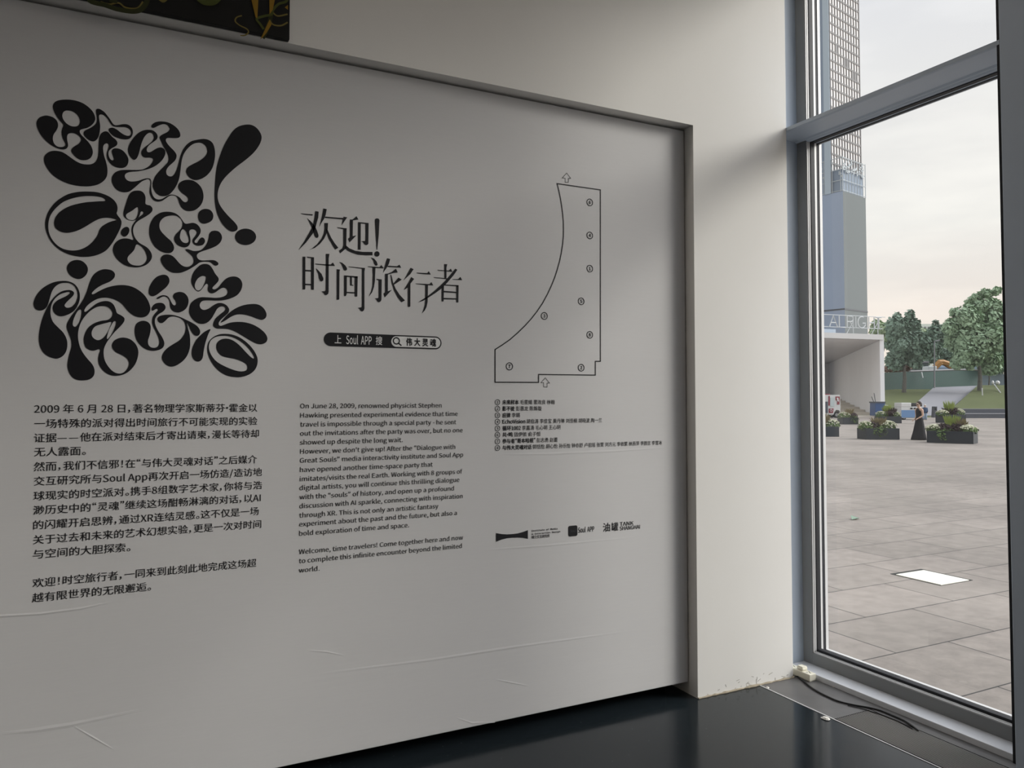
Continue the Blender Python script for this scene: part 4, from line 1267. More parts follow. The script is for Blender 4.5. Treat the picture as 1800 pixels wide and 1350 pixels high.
M['tower_pane'] = mat('tower_glass_sky_sheen', alb(252, 248, 246, 0.95), 0.3, 0.5)  # near-white pane colour stands for the sky reflected in the glass
M['tower_frame'] = mat('tower_frame', alb(150, 150, 153, 0.6), 0.7, 0.3)
M['tower_edge'] = mat('tower_column', alb(196, 214, 230), 0.6, 0.3)
M['tower_blue'] = mat('tower_blue_face', alb(150, 168, 190), 0.6, 0.3, noise=0.05, nscale=0.03)
M['scaffold'] = mat('scaffold_pipe', alb(205, 216, 224), 0.6, 0.3)
M['far_block'] = mat('far_facade', alb(196, 204, 196, 1.0), 0.8, 0.2)

# ------------------------------------------------------------------ white open pavilion on the left
NA = math.sin(R_(17.5)), math.cos(R_(17.5))
A = Vector((33.78, 69.0))
B = Vector((20.0, 64.1))
depth = 48.0
back = Vector((NA[0], NA[1])) * depth
zt_, zs_ = 7.38, 6.90


def pl(v, z=0):
    return plan(v.x, v.y, z)


pav = thing('pavilion', 'pale open-fronted concrete pavilion with flat roof across the plaza', 'building', plan(27, 66, GZ))


def quadprism(pts, z0, z1, nm, m, parent, bev=0.0):
    mb = MB()
    mb.prism([(pl(p).x, pl(p).y) for p in pts], z0, z1)
    return mb.build(nm, m, parent, bevel=bev)


quadprism([A, B, B + back, A + back], zs_, zt_, 'roof', mat('roof_render', alb(205, 205, 206, 0.72), 0.8, 0.2), pav)
quadprism([A + Vector((-0.35, 0.2)), B + Vector((0.2, 0.3)), B + back, A + back + Vector((-0.35, 0))], zs_ - 0.05, zs_ + 0.01, 'soffit', M['soffit'], pav)
n_ = Vector((NA[1], -NA[0]))
quadprism([A, A - n_ * 0.35, A - n_ * 0.35 + back, A + back], GZ, zs_, 'side_wall', M['concrete'], pav)
quadprism([A + back, B + back, B + back * 1.02, A + back * 1.02], GZ, zs_, 'back_wall', M['concrete'], pav)
mb = MB()
for k in range(9):
    o0 = back * (0.03 + 0.09 * k)
    o1 = back * (0.03 + 0.09 * (k + 1))
    pts = [A - n_ * 0.35 + o0, B + o0, B + o1, A - n_ * 0.35 + o1]
    mb.prism([(pl(p).x, pl(p).y) for p in pts], GZ, GZ + 0.02 + 0.22 * (k + 0.25))
mb.build('stepped_floor', M['warm_floor'], pav)

# roof sign reading ALRIGHT
fd = (A - B).normalized()


def front(x, off=0.6):
    """plan point on the roof front line seen at image column x, set back by off"""
    P0 = B + Vector((-fd.y, fd.x)) * off
    k = (x - 900) / FPX
    t = (k * P0.y - P0.x) / (fd.x - k * fd.y)
    return P0 + fd * t


def fz(x, y):
    return far(x, y, front(x).y).z


sg = thing('roof_sign', 'white skeletal ALRIGHT letters on a pipe frame on the pavilion roof', 'sign', pl(front(1500), zt_))
zl0, zl1 = fz(1500, 576), fz(1500, 556)
hh = zl1 - zl0
x_a, x_b = front(1459.5), front(1551)
Ls = (x_b - x_a).length


def sgn(u, v):
    p = x_a + (x_b - x_a) * u
    return plan(p.x, p.y, zl0 + hh * v)


def arc(cu, cv, ru, rv, a0, a1, n=9):
    return [(cu + ru * math.cos(R_(a0 + (a1 - a0) * k / n)), cv + rv * math.sin(R_(a0 + (a1 - a0) * k / n))) for k in range(n + 1)]


LET = {
    'letter_a': [[(0.0, 0), (0.075, 1), (0.15, 0)], [(0.03, .38), (0.12, .38)]],
    'letter_l': [[(0.185, 1), (0.185, 0), (0.30, 0)]],
    'letter_r': [[(0.335, 0), (0.335, 1)] + arc(0.40, .76, .05, .24, 90, -90) + [(0.335, .52)], [(0.39, .52), (0.445, 0)]],
    'letter_i': [[(0.50, 0), (0.50, 1)]],
    'letter_g': [arc(0.615, .5, .075, .5, 60, 330, 14) + [(0.69, .42), (0.63, .42)]],
    'letter_h': [[(0.755, 0), (0.755, 1)], [(0.86, 0), (0.86, 1)], [(0.755, .5), (0.86, .5)]],
    'letter_t': [[(0.95, 0), (0.95, 1)], [(0.89, 1), (1.0, 1)]],
}
for nm, lines in LET.items():
    mb = MB()
    for ln in lines:
        mb.tube([sgn(*p) for p in ln], 0.055, 6)
    mb.build(nm, M['white_metal'], sg)
mb = MB()
mb.tube([sgn(-1.0, 1.05), sgn(1.08, 1.05)], 0.03, 6)
mb.tube([sgn(-1.0, 0.0), sgn(1.02, 0.0)], 0.03, 6)
for u in (-0.9, -0.4, 0.45, 0.93):
    top = sgn(u, 1.05)
    mb.tube([Vector((top.x, top.y, zt_)), top], 0.035, 6)
    bk = top + CF * 0.1
    ft = sgn(u - 0.13, 0)
    mb.tube([Vector((ft.x, ft.y, zt_)), sgn(u, 0.55)], 0.03, 6)
mb.build('pipe_frame', M['white_metal'], sg)
rb = MB()
p0, p1 = front(1440, 5), front(1470.5, 5)
d_ = Vector((-fd.y, fd.x)) * 2.0
rb.prism([(pl(q).x, pl(q).y) for q in (p0, p1, p1 + d_, p0 + d_)], zt_, fz(1470, 574) + 0.25)
tag(rb.build('rooftop_unit', mat('unit_paint', alb(190, 205, 222), 0.6, 0.3)), 'pale blue box unit on the pavilion roof left of the letters', 'box')

# ------------------------------------------------------------------ tower under construction
tw = thing('skyscraper', 'tall grey tower under construction rising behind the pavilion', 'tower', plan(131, 300, GZ))
K0 = Vector((131.6, 300.0))
DR = Vector((0.789, 0.614))      # along the right face
DL = Vector((-0.614, 0.789))     # along the left face
shaft = [K0, K0 + DR * 17.9, K0 + DR * 17.9 + DL * 26, K0 + DL * 26]
mb = MB()
for k, face in enumerate(((0, 1), (1, 2))):
    pass
mb.prism([(pl(p).x, pl(p).y) for p in shaft], GZ, 84)
sh = mb.build('netted_shaft', M['tower_net'], tw)
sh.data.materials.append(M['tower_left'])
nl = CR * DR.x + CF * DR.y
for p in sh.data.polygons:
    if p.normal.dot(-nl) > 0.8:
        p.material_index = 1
mb = MB()
q_ = [K0 - DR * 0.12 - DL * 0.12, K0 + DR * 18.0 - DL * 0.12, K0 + DR * 18.0 + DL * 26, K0 - DR * 0.12 + DL * 26]
mb.prism([(pl(p).x, pl(p).y) for p in q_], 36.6, 37.2)
mb.build('seam_band', M['stone_dark'], tw)
K1 = K0 + DL * 5.0
upper = [K1, K1 + DR * 24.3, K1 + DR * 24.3 + DL * 20, K1 + DL * 20]
mb = MB()
mb.prism([(pl(p).x, pl(p).y) for p in upper], 84, 215)
up = mb.build('upper_floors', M['tower_pane'], tw)
up.data.materials.append(M['tower_blue'])
for p in up.data.polygons:
    if p.normal.dot(-nl) > 0.8:
        p.material_index = 1
mb = MB()
nr = plan(DR.y, -DR.x) * 1.0     # outward of right face
ur, ul = plan(DR.x, DR.y), plan(DL.x, DL.y)
K1w = plan(K1.x, K1.y)
for k in range(12):
    c_ = K1w + ur * (0.4 + 23.5 * k / 11)
    mb.obox(c_ + Vector((0, 0, 149.5)), ur * 0.25, nr * 0.4, Vector((0, 0, 65.5)))
for k in range(34):
    mb.obox(K1w + ur * 12.15 + Vector((0, 0, 85 + 3.85 * k)), ur * 12.15, nr * 0.3, Vector((0, 0, 0.36)))
for (a, b, c0_, c1_) in ((2, 3, 15, 16), (5, 7, 14, 15), (8, 10, 13, 14)):
    mb.obox(K1w + ur * (0.4 + 23.5 * (a + b) / 22) + Vector((0, 0, 85 + 3.85 * (c0_ + c1_) / 2)), ur * (23.5 / 22 * (b - a)), nr * 0.2, Vector((0, 0, 1.9)))
mb.build('curtain_wall_grid', M['tower_frame'], tw)
mb = MB()
mb.obox(K1w + ul * 1.2 + Vector((0, 0, 149.5)), ul * 1.3, ur * 0.3, Vector((0, 0, 65.5)))
mb.build('corner_column', M['tower_edge'], tw)
mb = MB()
core = [K0 + DR * 0.6 + DL * 0.6, K0 + DR * 17.3 + DL * 0.6, K0 + DR * 17.3 + DL * 5.5, K0 + DR * 0.6 + DL * 25]
mb.prism([(pl(p).x, pl(p).y) for p in core], 84, 93)
mb.build('core', M['tower_blue'], tw)
mb = MB()
K0w = plan(K0.x, K0.y)
for z_ in (84.4, 88.6, 93.0, 97.6):
    mb.tube([K0w + ul * 25 + Vector((0, 0, z_)), K0w + Vector((0, 0, z_)), K0w + ur * 17.9 + Vector((0, 0, z_))], 0.16, 5)
for k in range(9):
    c_ = K0w + ur * (17.9 * k / 8)
    mb.tube([c_ + Vector((0, 0, 84)), c_ + Vector((0, 0, 98))], 0.15, 5)
for k in range(6):
    c_ = K0w + ul * (0.9 + 3.5 * k)
    mb.tube([c_ + Vector((0, 0, 84)), c_ + Vector((0, 0, 98))], 0.15, 5)
rs = random.Random(4)
for k in range(60):
    c_ = K0w + ur * rs.uniform(0, 17) + Vector((0, 0, rs.uniform(92, 97)))
    mb.obox(c_, ur * rs.uniform(0.1, 0.5), nr * 0.1, Vector((0, 0, rs.uniform(0.15, 0.5))))
for k in range(40):
    c_ = K0w + ul * rs.uniform(0, 16) + Vector((0, 0, rs.uniform(90, 97)))
    mb.obox(c_, ul * rs.uniform(0.1, 0.5), ur * 0.1, Vector((0, 0, rs.uniform(0.15, 0.5))))
mb.build('scaffold', M['scaffold'], tw)

# ------------------------------------------------------------------ rising bank, ramp, steps, lawn
SL = 2.62 / 20.0


def bank(x, y):
    s = (700 - y) / FPX
    D = (1.7 + 68 * SL) / (SL - s)
    return far(x, y, D)


def bankD(lat, D, dz=0.0):
    return plan(lat, D, GZ + (min(D, 89) - 68) * SL + dz)


mb = MB()
rows = [(68, 33.6, 60), (89, 40.2, 75), (150, 60, 120)]
vs = []
for D, a, b in rows:
    vs += [bankD(a, D), bankD(b, D)]
mb.add(vs, [(0, 1, 3, 2), (2, 3, 5, 4)])
struct(mb.build('grass_bank', M['grass']), 'sloping grass bank beyond the plaza', 'grass')

up_ = Vector((0, 0, 0.04))
rp = [bank(1641, 681.5), bank(1719, 678.5), bank(1676, 715), bank(1660, 731), bank(1588, 731), bank(1607, 712)]
mb = MB()
mb.slab([p + up_ for p in rp], (0, 0, -0.3))
struct(mb.build('ramp_path', M['ramp']), 'grey paved path climbing the bank', 'path')

# lawn terrace on the right with two dark stone risers
lw = [far(1672, 719, 66.6), far(1910, 719, 66.6), far(1910, 677, 92), far(1719, 677, 92), far(1690, 703, 75.5), far(1680, 712, 70)]
mb = MB()
mb.slab(lw, (0, 0, -1.2))
struct(mb.build('lawn_terrace', M['grass']), 'raised lawn right of the path', 'grass')


def kerb(name, xa, xb, ybot, ytop, D, dep, label):
    a0, a1 = far(xa, ybot, D), far(xb, ybot, D)
    z1 = far(xa, ytop, D).z
    z0 = min(a0.z, a1.z) - 0.05
    o = struct(MB().prism([((a0).x, (a0).y), (a1.x, a1.y), ((a1 + CF * dep).x, (a1 + CF * dep).y), ((a0 + CF * dep).x, (a0 + CF * dep).y)], z0, z1 - 0.03).build(name, M['stone_dark']), label, 'step')
    MB().prism([((a0).x, (a0).y), (a1.x, a1.y), ((a1 + CF * dep).x, (a1 + CF * dep).y), ((a0 + CF * dep).x, (a0 + CF * dep).y)], z1 - 0.03, z1).build('coping', M['stone_top'], o)
    return o


kerb('stone_step', 1684, 1910, 735, 727, 65.0, 1.6, 'lower dark stone step at the lawn edge')
kerb('stone_step', 1668, 1910, 727, 718.5, 66.5, 0.5, 'upper dark stone step at the lawn edge')
kerb('stone_step', 1702, 1910, 711, 707, 73.0, 0.4, 'low stone strip crossing the lawn')

# ------------------------------------------------------------------ green hoarding
hd = thing('construction_hoarding', 'long dark green site hoarding at the top of the bank', 'fence', far(1640, 682, 90))
segs = [((1548, 655, 690, 88), (1600, 653.5, 686.5, 90)), ((1600, 653.5, 686.5, 90), (1642, 652, 682, 92)), ((1642, 652, 682, 92), (1682, 650.5, 679, 94)), ((1682, 650.5, 679, 94), (1720, 651, 677, 96))]
for (a, b) in segs:
    pts = [far(a[0], a[2], a[3]) - Vector((0, 0, 0.4)), far(b[0], b[2], b[3]) - Vector((0, 0, 0.4)), far(b[0], b[1], b[3]), far(a[0], a[1], a[3])]
    MB().slab(pts, CF * 0.12).build('hoarding_panel', M['green_hoarding'], hd)
mb = MB()
for (a, b) in segs[1:]:
    mb.tube([far(a[0], a[1], a[3]) + Vector((0, 0, 0.06)), far(b[0], b[1], b[3]) + Vector((0, 0, 0.06))], 0.11, 5)
mb.build('top_rail', M['stone_top'], hd)
mb = MB()
mb.tube([far(1619.8, 654, 90.2), far(1622, 664, 90.0)], 0.07, 5)
mb.build('brace', M['white_metal'], hd)

# ------------------------------------------------------------------ digger, cabins, lamp post behind the hoarding
dg_ = thing('excavator', 'orange digger with raised arm behind the green hoarding', 'digger', far(1640, 655, 101))
D = 100
bm_pts = [(1634, 657), (1646, 643), (1652, 637.5), (1657, 637), (1678, 643)]
MB().tube([far(x, y, D) for x, y in bm_pts], [0.35, 0.42, 0.45, 0.4, 0.28], 6).build('boom', M['orange'], dg_)
MB().tube([far(1657, 638.5, D), far(1668, 645, D), far(1679, 648, D)], [0.2, 0.22, 0.3], 6).build('dipper_arm', M['orange'], dg_)
MB().tube([far(1643, 651, D), far(1650, 641, D)], 0.14, 6).build('hydraulic_ram', M['white_metal'], dg_)
c_ = far(1634, 652, D)
MB().obox(c_, CR * 0.55, CF * 0.8, Vector((0, 0, 0.6))).build('cab', M['white_metal'], dg_, bevel=0.08)
mb = MB().obox(far(1679, 649, D), CR * 0.45, CF * 0.5, Vector((0, 0, 0.45)))
mb.build('bucket', M['stone_dark'], dg_, bevel=0.1)
MB().obox(far(1648, 664, D), CR * 1.1, CF * 1.2, Vector((0, 0, 0.5))).build('tracks', M['tyre'], dg_, bevel=0.2)

c_ = far(1613, 645, 107)
cb_ = thing('site_cabin', 'dark glazed site cabin with flat roof behind the hoarding', 'cabin', c_ - Vector((0, 0, 2)))
MB().obox(c_ + Vector((0, 0, -1.42)), CR * 0.98, CF * 1.0, Vector((0, 0, 1.98))).build('walls', mat('cabin_dark', alb(70, 84, 84), 0.5, 0.4), cb_)
MB().obox(c_ + Vector((0, 0, 0.65)), CR * 1.05, CF * 1.1, Vector((0, 0, 0.09))).build('roof', M['stone_top'], cb_)
MB().obox(far(1612, 647, 105.9), CR * 0.13, CF * 0.03, Vector((0, 0, 0.1))).build('notice', M['white'], cb_)
c_ = far(1688, 645, 101)
cc = thing('site_container', 'pale blue box cabin right of the digger arm', 'cabin', c_ - Vector((0, 0, 2)))
MB().obox(Vector((c_.x, c_.y, (c_.z + 0.45 + 2.64) / 2)), CR * 0.6, CF * 0.8, Vector((0, 0, (c_.z + 0.45 - 2.64) / 2))).build('walls', mat('cabin_pale', alb(168, 188, 200), 0.6, 0.3), cc)
MB().obox(c_ + Vector((0, 0, 0.49)), CR * 0.65, CF * 0.85, Vector((0, 0, 0.06))).build('roof', M['white'], cc)
mb = MB()
g0 = far(1645, 652, 103)
mb.obox(far(1665, 649, 103), CR * 1.5, CF * 0.5, Vector((0, 0, 0.55)))
tag(mb.build('site_tarpaulin', M['pale_blue_cloth'], bevel=0.3), 'pale tarpaulin heap under the digger arm', 'tarpaulin')
mb = MB()
c_ = far(1712, 646, 98)
zt3 = c_.z + 0.33
mb.obox(Vector((c_.x, c_.y, (zt3 + 2.65) / 2)), CR * 0.75, CF * 0.5, Vector((0, 0, (zt3 - 2.65) / 2)))
tag(mb.build('site_tarpaulin', M['pale_blue_cloth'], bevel=0.2), 'pale sheet heap behind the big tree trunk', 'tarpaulin')
lp = thing('lamp_post', 'thin grey lamp post in front of the hoarding', 'lamp post', far(1642.5, 682, 90))
b0, t0 = far(1642.5, 683, 90), far(1642.5, 600, 90)
MB().tube([b0 - Vector((0, 0, .2)), t0], [0.09, 0.06], 7).build('pole', M['stone_top'], lp)
MB().tube([t0, t0 + CR * 0.6 + Vector((0, 0, 0.1))], [0.06, 0.1], 6).build('lamp_head', M['stone_top'], lp)

# far building seen between the trees
fb = thing('office_block', 'pale striped building far away between the tree crowns', 'building', far(1626, 690, 240))
c_ = far(1628, 640, 240)
zt2 = far(1628, 571.5, 240).z
MB().obox(Vector((c_.x, c_.y, zt2 / 2)), CR * 5.2, CF * 4, Vector((0, 0, zt2 / 2))).build('walls', M['far_block'], fb)
mb = MB()
for k in range(9):
    q = Vector((c_.x, c_.y, 0)) - CF * 4.05 + CR * (-4.6 + 1.15 * k)
    mb.obox(q + Vector((0, 0, zt2 - 2.6)), CR * 0.3, CF * 0.1, Vector((0, 0, 1.7)))
mb.build('window_strips', M['tower_frame'], fb)

# grey wall and white boxes at far right
c_ = far(1764, 664, 105)
MBx = MB().obox(c_ + Vector((0, 0, -0.8)), CR * 3.2, CF * 0.3, Vector((0, 0, 1.3)))
tag(MBx.build('site_wall', mat('grey_blue_wall', alb(140, 156, 168), 0.7, 0.3)), 'grey-blue low wall behind the lawn at the right', 'wall')
for xq, yq, w_, lb in ((1745, 673, 0.16, 'left white sack standing on the lawn behind the tree'), (1753.5, 673, 0.25, 'right white sack lying on the lawn behind the tree')):
    tag(MB().ellipsoid(far(xq, yq, 90), w_, w_, 0.28, 8, 6).build('sand_bag', M['white'], smooth=True), lb, 'bag', 'white sacks on the lawn')

# ------------------------------------------------------------------ trees


def leaf_cloud(mb, blobs, n, size, rnd):
    vol = [(b[3] * b[4] * b[5]) ** 0.67 for b in blobs]
    tot = sum(vol)
    for b, v in zip(blobs, vol):
        for _ in range(int(n * v / tot)):
            while True:
                d = Vector((rnd.gauss(0, 1), rnd.gauss(0, 1), rnd.gauss(0, 1)))
                if d.length > 1e-3:
                    break
            d.normalize()
            r = rnd.uniform(0.45, 1.05) ** 0.6
            c = Vector(b[:3]) + CR * d.x * b[3] * r + CF * d.y * b[4] * r + Vector((0, 0, d.z * b[5] * r))
            nrm = (d + Vector((rnd.uniform(-.7, .7), rnd.uniform(-.7, .7), rnd.uniform(-.2, .9)))).normalized()
            t = nrm.orthogonal().normalized()
            t = (Matrix.Rotation(rnd.uniform(0, 6.28), 3, nrm) @ t)
            u = nrm.cross(t)
            s = size * rnd.uniform(0.6, 1.4)
            mb.add([c - t * s, c - u * s * 0.55 + nrm * s * 0.1, c + t * s, c + u * s * 0.55 + nrm * s * 0.1], [(0, 1, 2, 3)])


def tree(name, label, blobs_px, D, trunk, m, n, size, seed, group='trees on the bank'):
    rnd = random.Random(seed)
    o = thing(name, label, 'tree', far(trunk[0], trunk[1], D), group=group)
    bl = []
    k = D / FPX
    for x, y, rx, ry in blobs_px:
        c = far(x, y, D + rnd.uniform(-1, 1))
        bl.append((c.x, c.y, c.z, rx * k, rx * k * 0.9, ry * k))
    lump = []
    for b in bl:
        lump.append((b[0], b[1], b[2], b[3] * 0.8, b[4] * 0.8, b[5] * 0.8))
        for _ in range(9):
            d = Vector((rnd.gauss(0, 1), rnd.gauss(0, 1), rnd.gauss(0, 1))).normalized()
            q = Vector(b[:3]) + CR * d.x * b[3] * 0.78 + CF * d.y * b[4] * 0.78 + Vector((0, 0, d.z * b[5] * 0.78))
            r = rnd.uniform(0.22, 0.45)
            lump.append((q.x, q.y, q.z, b[3] * r, b[4] * r, b[5] * r))
    mb = MB()
    leaf_cloud(mb, lump, n, size, rnd)
    mb.build('crown', m, o)
    b0 = far(trunk[0], trunk[1], D) - Vector((0, 0, 0.15))
    t1 = far(trunk[2], trunk[3], D)
    mid = (b0 + t1) / 2 + CR * 0.08
    mb = MB().tube([b0, mid, t1], [trunk[4], trunk[4] * 0.8, trunk[4] * 0.6], 8)
    for x, y, rx, ry in blobs_px[:5]:
        mb.tube([t1 - Vector((0, 0, 0.2)), (t1 + far(x, y, D)) / 2 + Vector((0, 0, 0.2)), far(x, y, D)], [trunk[4] * 0.5, trunk[4] * 0.3, 0.03], 5)
    mb.build('trunk', M['bark'], o)
    return o


tree('leafy_tree', 'dark round tree directly right of the pavilion', [(1575, 575, 22, 26), (1600, 572, 16, 24), (1588, 605, 30, 28), (1577, 630, 22, 20), (1605, 625, 20, 26), (1612, 600, 14, 25)], 86, (1589, 688, 1589, 640, 0.24), M['leaf_dark'], 8500, 0.26, 3)
tree('leafy_tree', 'pale tree partly behind the pavilion corner and sign', [(1550, 585, 16, 20), (1562, 575, 12, 12), (1560, 600, 10, 14), (1540, 575, 12, 14)], 115, (1552, 690, 1552, 620, 0.2), M['leaf_light'], 2800, 0.30, 5)
tree('leafy_tree', 'big spreading green tree at the right edge of the glass', [(1700, 560, 30, 30), (1730, 545, 32, 32), (1752, 565, 22, 32), (1690, 600, 34, 30), (1725, 600, 40, 38), (1700, 630, 30, 20), (1740, 640, 26, 26), (1668, 575, 14, 18), (1735, 515, 10, 8), (1752, 512, 8, 7)], 84, (1722, 684, 1721, 640, 0.26), M['leaf_mid'], 15000, 0.25, 8)
tree('leafy_tree', 'dim tree between the dark tree and the big tree', [(1648, 590, 16, 26), (1640, 620, 18, 22), (1658, 625, 20, 22), (1630, 605, 14, 22)], 113, (1646, 690, 1646, 640, 0.2), M['leaf_dark'], 4500, 0.30, 11)
tree('leafy_tree', 'dark tree behind the big tree at the window post', [(1765, 600, 22, 34), (1760, 635, 24, 24), (1785, 590, 22, 40)], 104, (1768, 690, 1768, 650, 0.24), M['leaf_dark'], 3500, 0.32, 13)
tree('leafy_tree', 'low far tree line filling the gap above the digger', [(1625, 592, 22, 14), (1612, 610, 22, 22), (1650, 612, 30, 20), (1690, 620, 30, 22)], 140, (1630, 695, 1630, 620, 0.25), M['leaf_light'], 4000, 0.40, 17)
tree('slender_tree', 'slim trunked young tree right of the big tree, braced with poles', [(1738, 625, 12, 20), (1742, 640, 14, 14)], 95, (1738, 679, 1738, 650, 0.10), M['leaf_mid'], 900, 0.24, 19)
mb = MB()
leaf_cloud(mb, [tuple(far(1570, 648, 95)) + (1.6, 0.8, 0.5), tuple(far(1586, 645, 95)) + (1.2, 0.8, 0.6)], 900, 0.2, random.Random(2))
tag(mb.build('hedge', mat('russet_leaf', alb(140, 110, 96), 0.8, 0.2)), 'russet shrubs behind the hoarding near the pavilion', 'shrub')
mb = MB()
leaf_cloud(mb, [tuple(far(1735, 660, 109)) + (2.2, 0.8, 2.2), tuple(far(1770, 655, 109)) + (2.6, 0.8, 1.6)], 1500, 0.25, random.Random(6))
tag(mb.build('hedge', M['leaf_dark']), 'dark green shrubs behind the grey wall at the right', 'shrub')
for (xa, ya, xb, yb, lb) in ((1748, 676, 1766, 700, 'long white prop leaning on the lawn at the right'), (1726.5, 682, 1727.5, 705, 'white striped stake standing in the lawn')):
    mb = MB().tube([far(xb, yb, 80), far(xa, ya, 86)] if xa == 1748 else [far(xb, yb, 79), far(xa, ya, 79)], 0.06, 5)
    tag(mb.build('tree_stake', M['white']), lb, 'stake')

# ------------------------------------------------------------------ planters


def planter(xl, xr, ytop, ybot, yaw, plants, label, seed, dep=0.85):
    """planter box; plants: list of (kind, u 0..1 along, rise above box m, radius m)"""
    rnd = random.Random(seed)
    D = (CAMZ - GZ) * FPX / (ybot - 700)
    k = D / FPX
    W = (xr - xl) * k
    c = far((xl + xr) / 2, ybot, D)
    c.z = GZ
    h = (ybot - ytop) * k
    ca = Matrix.Rotation(-YAW + R_(yaw), 3, 'Z')
    ex, ey = ca @ Vector((1, 0, 0)), ca @ Vector((0, 1, 0))
    Wb = (W - dep * abs(math.sin(R_(yaw)))) / math.cos(R_(yaw))
    c = c + ey * dep * 0.5

    def seen(p):
        q = p - EYE
        return 900 + FPX * q.dot(CR) / q.dot(CF)
    for _ in range(8):      # fit the box between its two measured edges
        cols = [seen(c + ex * i * Wb / 2 + ey * j * dep / 2) for i in (-1, 1) for j in (-1, 1)]
        a_, b_ = min(cols), max(cols)
        Wb *= 1 + 0.8 * ((xr - xl) / (b_ - a_) - 1)
        c = c + CR * ((xl + xr) / 2 - (a_ + b_) / 2) * k
    o = thing('flower_planter', label, 'planter', c, group='dark planters on the plaza')
    mb = MB()
    t = 0.04
    for sx in (-1, 1):
        mb.obox(c + ex * sx * (Wb / 2 - t / 2) + Vector((0, 0, h / 2)), ex * t / 2, ey * dep / 2, Vector((0, 0, h / 2)))
        mb.obox(c + ey * sx * (dep / 2 - t / 2) + Vector((0, 0, h / 2)), ex * (Wb / 2 - t), ey * t / 2, Vector((0, 0, h / 2)))
    mb.build('box', M['planter'], o, bevel=0.01)
    MB().obox(c + Vector((0, 0, h * 0.45)), ex * (Wb / 2 - t), ey * (dep / 2 - t), Vector((0, 0, h * 0.45))).build('soil', M['soil'], o)
    for kind, u, rise, rad in plants:
        p = c + ex * (u - 0.5) * Wb + Vector((0, 0, h))
        mb = MB()
        if kind in ('mum', 'mumwhite'):
            bl = [(p.x, p.y, p.z + rise * 0.25, rad, dep * 0.5, rise * 0.8)]
            leaf_cloud(mb, bl, 420, 0.05, rnd)
            g = mb.build('flower_mound', M['mum_green'], o)
            mb = MB()
            for _ in range(160 if kind == 'mumwhite' else 70):
                a, e = rnd.uniform(0, 6.28), rnd.uniform(0.25, 1.5)
                q = Vector(bl[0][:3]) + ex * rad * math.cos(a) * math.cos(e) + ey * dep * 0.5 * math.sin(a) * math.cos(e) + Vector((0, 0, rise * 0.82 * math.sin(e)))
                mb.ellipsoid(q, 0.035, 0.035, 0.025, 5, 3)
            mb.build('blossoms', M['mum_white'], g)
        elif kind in ('lime', 'dry', 'purple'):
            for _ in range(110):
                a = rnd.uniform(0, 6.28)
                r = rad * math.sqrt(rnd.random())
                b = p + ex * r * 0.5 * math.cos(a) + ey * r * 0.4 * math.sin(a) - Vector((0, 0, 0.04))
                tip = p + ex * r * 1.2 * math.cos(a) + ey * r * math.sin(a) + Vector((0, 0, rise * rnd.uniform(0.6, 1.05)))
                wv = ex * 0.028
                mid = (b + tip) / 2 + Vector((0, 0, rise * 0.15))
                mb.add([b - wv * .5, b + wv * .5, mid + wv, tip, mid - wv], [(0, 1, 2, 3, 4)])
            if kind == 'purple':
                leaf_cloud(mb, [(p.x, p.y, p.z + rise * 0.3, rad, dep * 0.45, rise * 0.7)], 260, 0.06, rnd)
            mb.build({'lime': 'lime_shrub', 'dry': 'ornamental_grass', 'purple': 'purple_foliage'}[kind], M[{'lime': 'lime', 'dry': 'drygrass', 'purple': 'purple'}[kind]], o)
        elif kind == 'trail':
            fr_ = p - ey * dep * 0.5
            leaf_cloud(mb, [(fr_.x, fr_.y, fr_.z - rise * 0.35, rad, 0.07, rise * 0.6), (p.x, p.y, p.z + 0.05, rad * 1.1, dep * 0.4, 0.13)], 320, 0.045, rnd)
            mb.build('trailing_foliage', M['mum_green'], o)
    return o


planter(1627, 1717, 758, 779, -41, [('mumwhite', 0.14, 0.22, 0.33), ('purple', 0.38, 0.3, 0.35), ('trail', 0.40, 0.36, 0.32), ('lime', 0.5, 0.62, 0.28), ('purple', 0.62, 0.34, 0.30), ('dry', 0.70, 0.5, 0.22), ('mumwhite', 0.83, 0.22, 0.33)], 'nearest planter, with lime shrub between white flowers, right of the woman', 1)
planter(1505, 1580, 753, 772.5, 0, [('mum', 0.14, 0.26, 0.28), ('purple', 0.32, 0.28, 0.26), ('trail', 0.42, 0.36, 0.3), ('dry', 0.52, 0.46, 0.3), ('mumwhite', 0.78, 0.28, 0.36)], 'planter with cream flowers at its right end, left of the woman', 2)
planter(1424, 1474, 750, 767.5, 0, [('mum', 0.78, 0.28, 0.4), ('dry', 0.45, 0.6, 0.3)], 'planter cut off by the left window frame', 3)
planter(1471, 1508, 734, 746, -3, [('mum', 0.26, 0.32, 0.38), ('trail', 0.8, 0.4, 0.25), ('dry', 0.62, 0.6, 0.3), ('purple', 0.8, 0.3, 0.3)], 'planter in front of the red and white truck', 4, 1.0)
planter(1536, 1584, 732, 744, 0, [('mum', 0.16, 0.32, 0.36), ('lime', 0.45, 0.8, 0.3), ('purple', 0.58, 0.62, 0.5), ('mum', 0.85, 0.3, 0.3)], 'planter in front of the blue cart', 5, 1.0)
planter(1643, 1697, 729, 743.5, 4, [('mumwhite', 0.12, 0.3, 0.36), ('purple', 0.5, 0.55, 0.55), ('lime', 0.45, 1.0, 0.4), ('mumwhite', 0.88, 0.36, 0.34)], 'far planter standing just behind the nearest planter', 6, 1.0)

# ------------------------------------------------------------------ vehicles


def wheel(c, r, w, parent):
    mb = MB()
    mb.tube([c - CF * w, c + CF * w], r, 18)
    t = mb.build('wheel', M['tyre'], parent, smooth=False)
    MB().tube([c - CF * (w + 0.015), c - CF * (w - 0.03)], r * 0.55, 12).build('hub_cap', M['hub'], t)


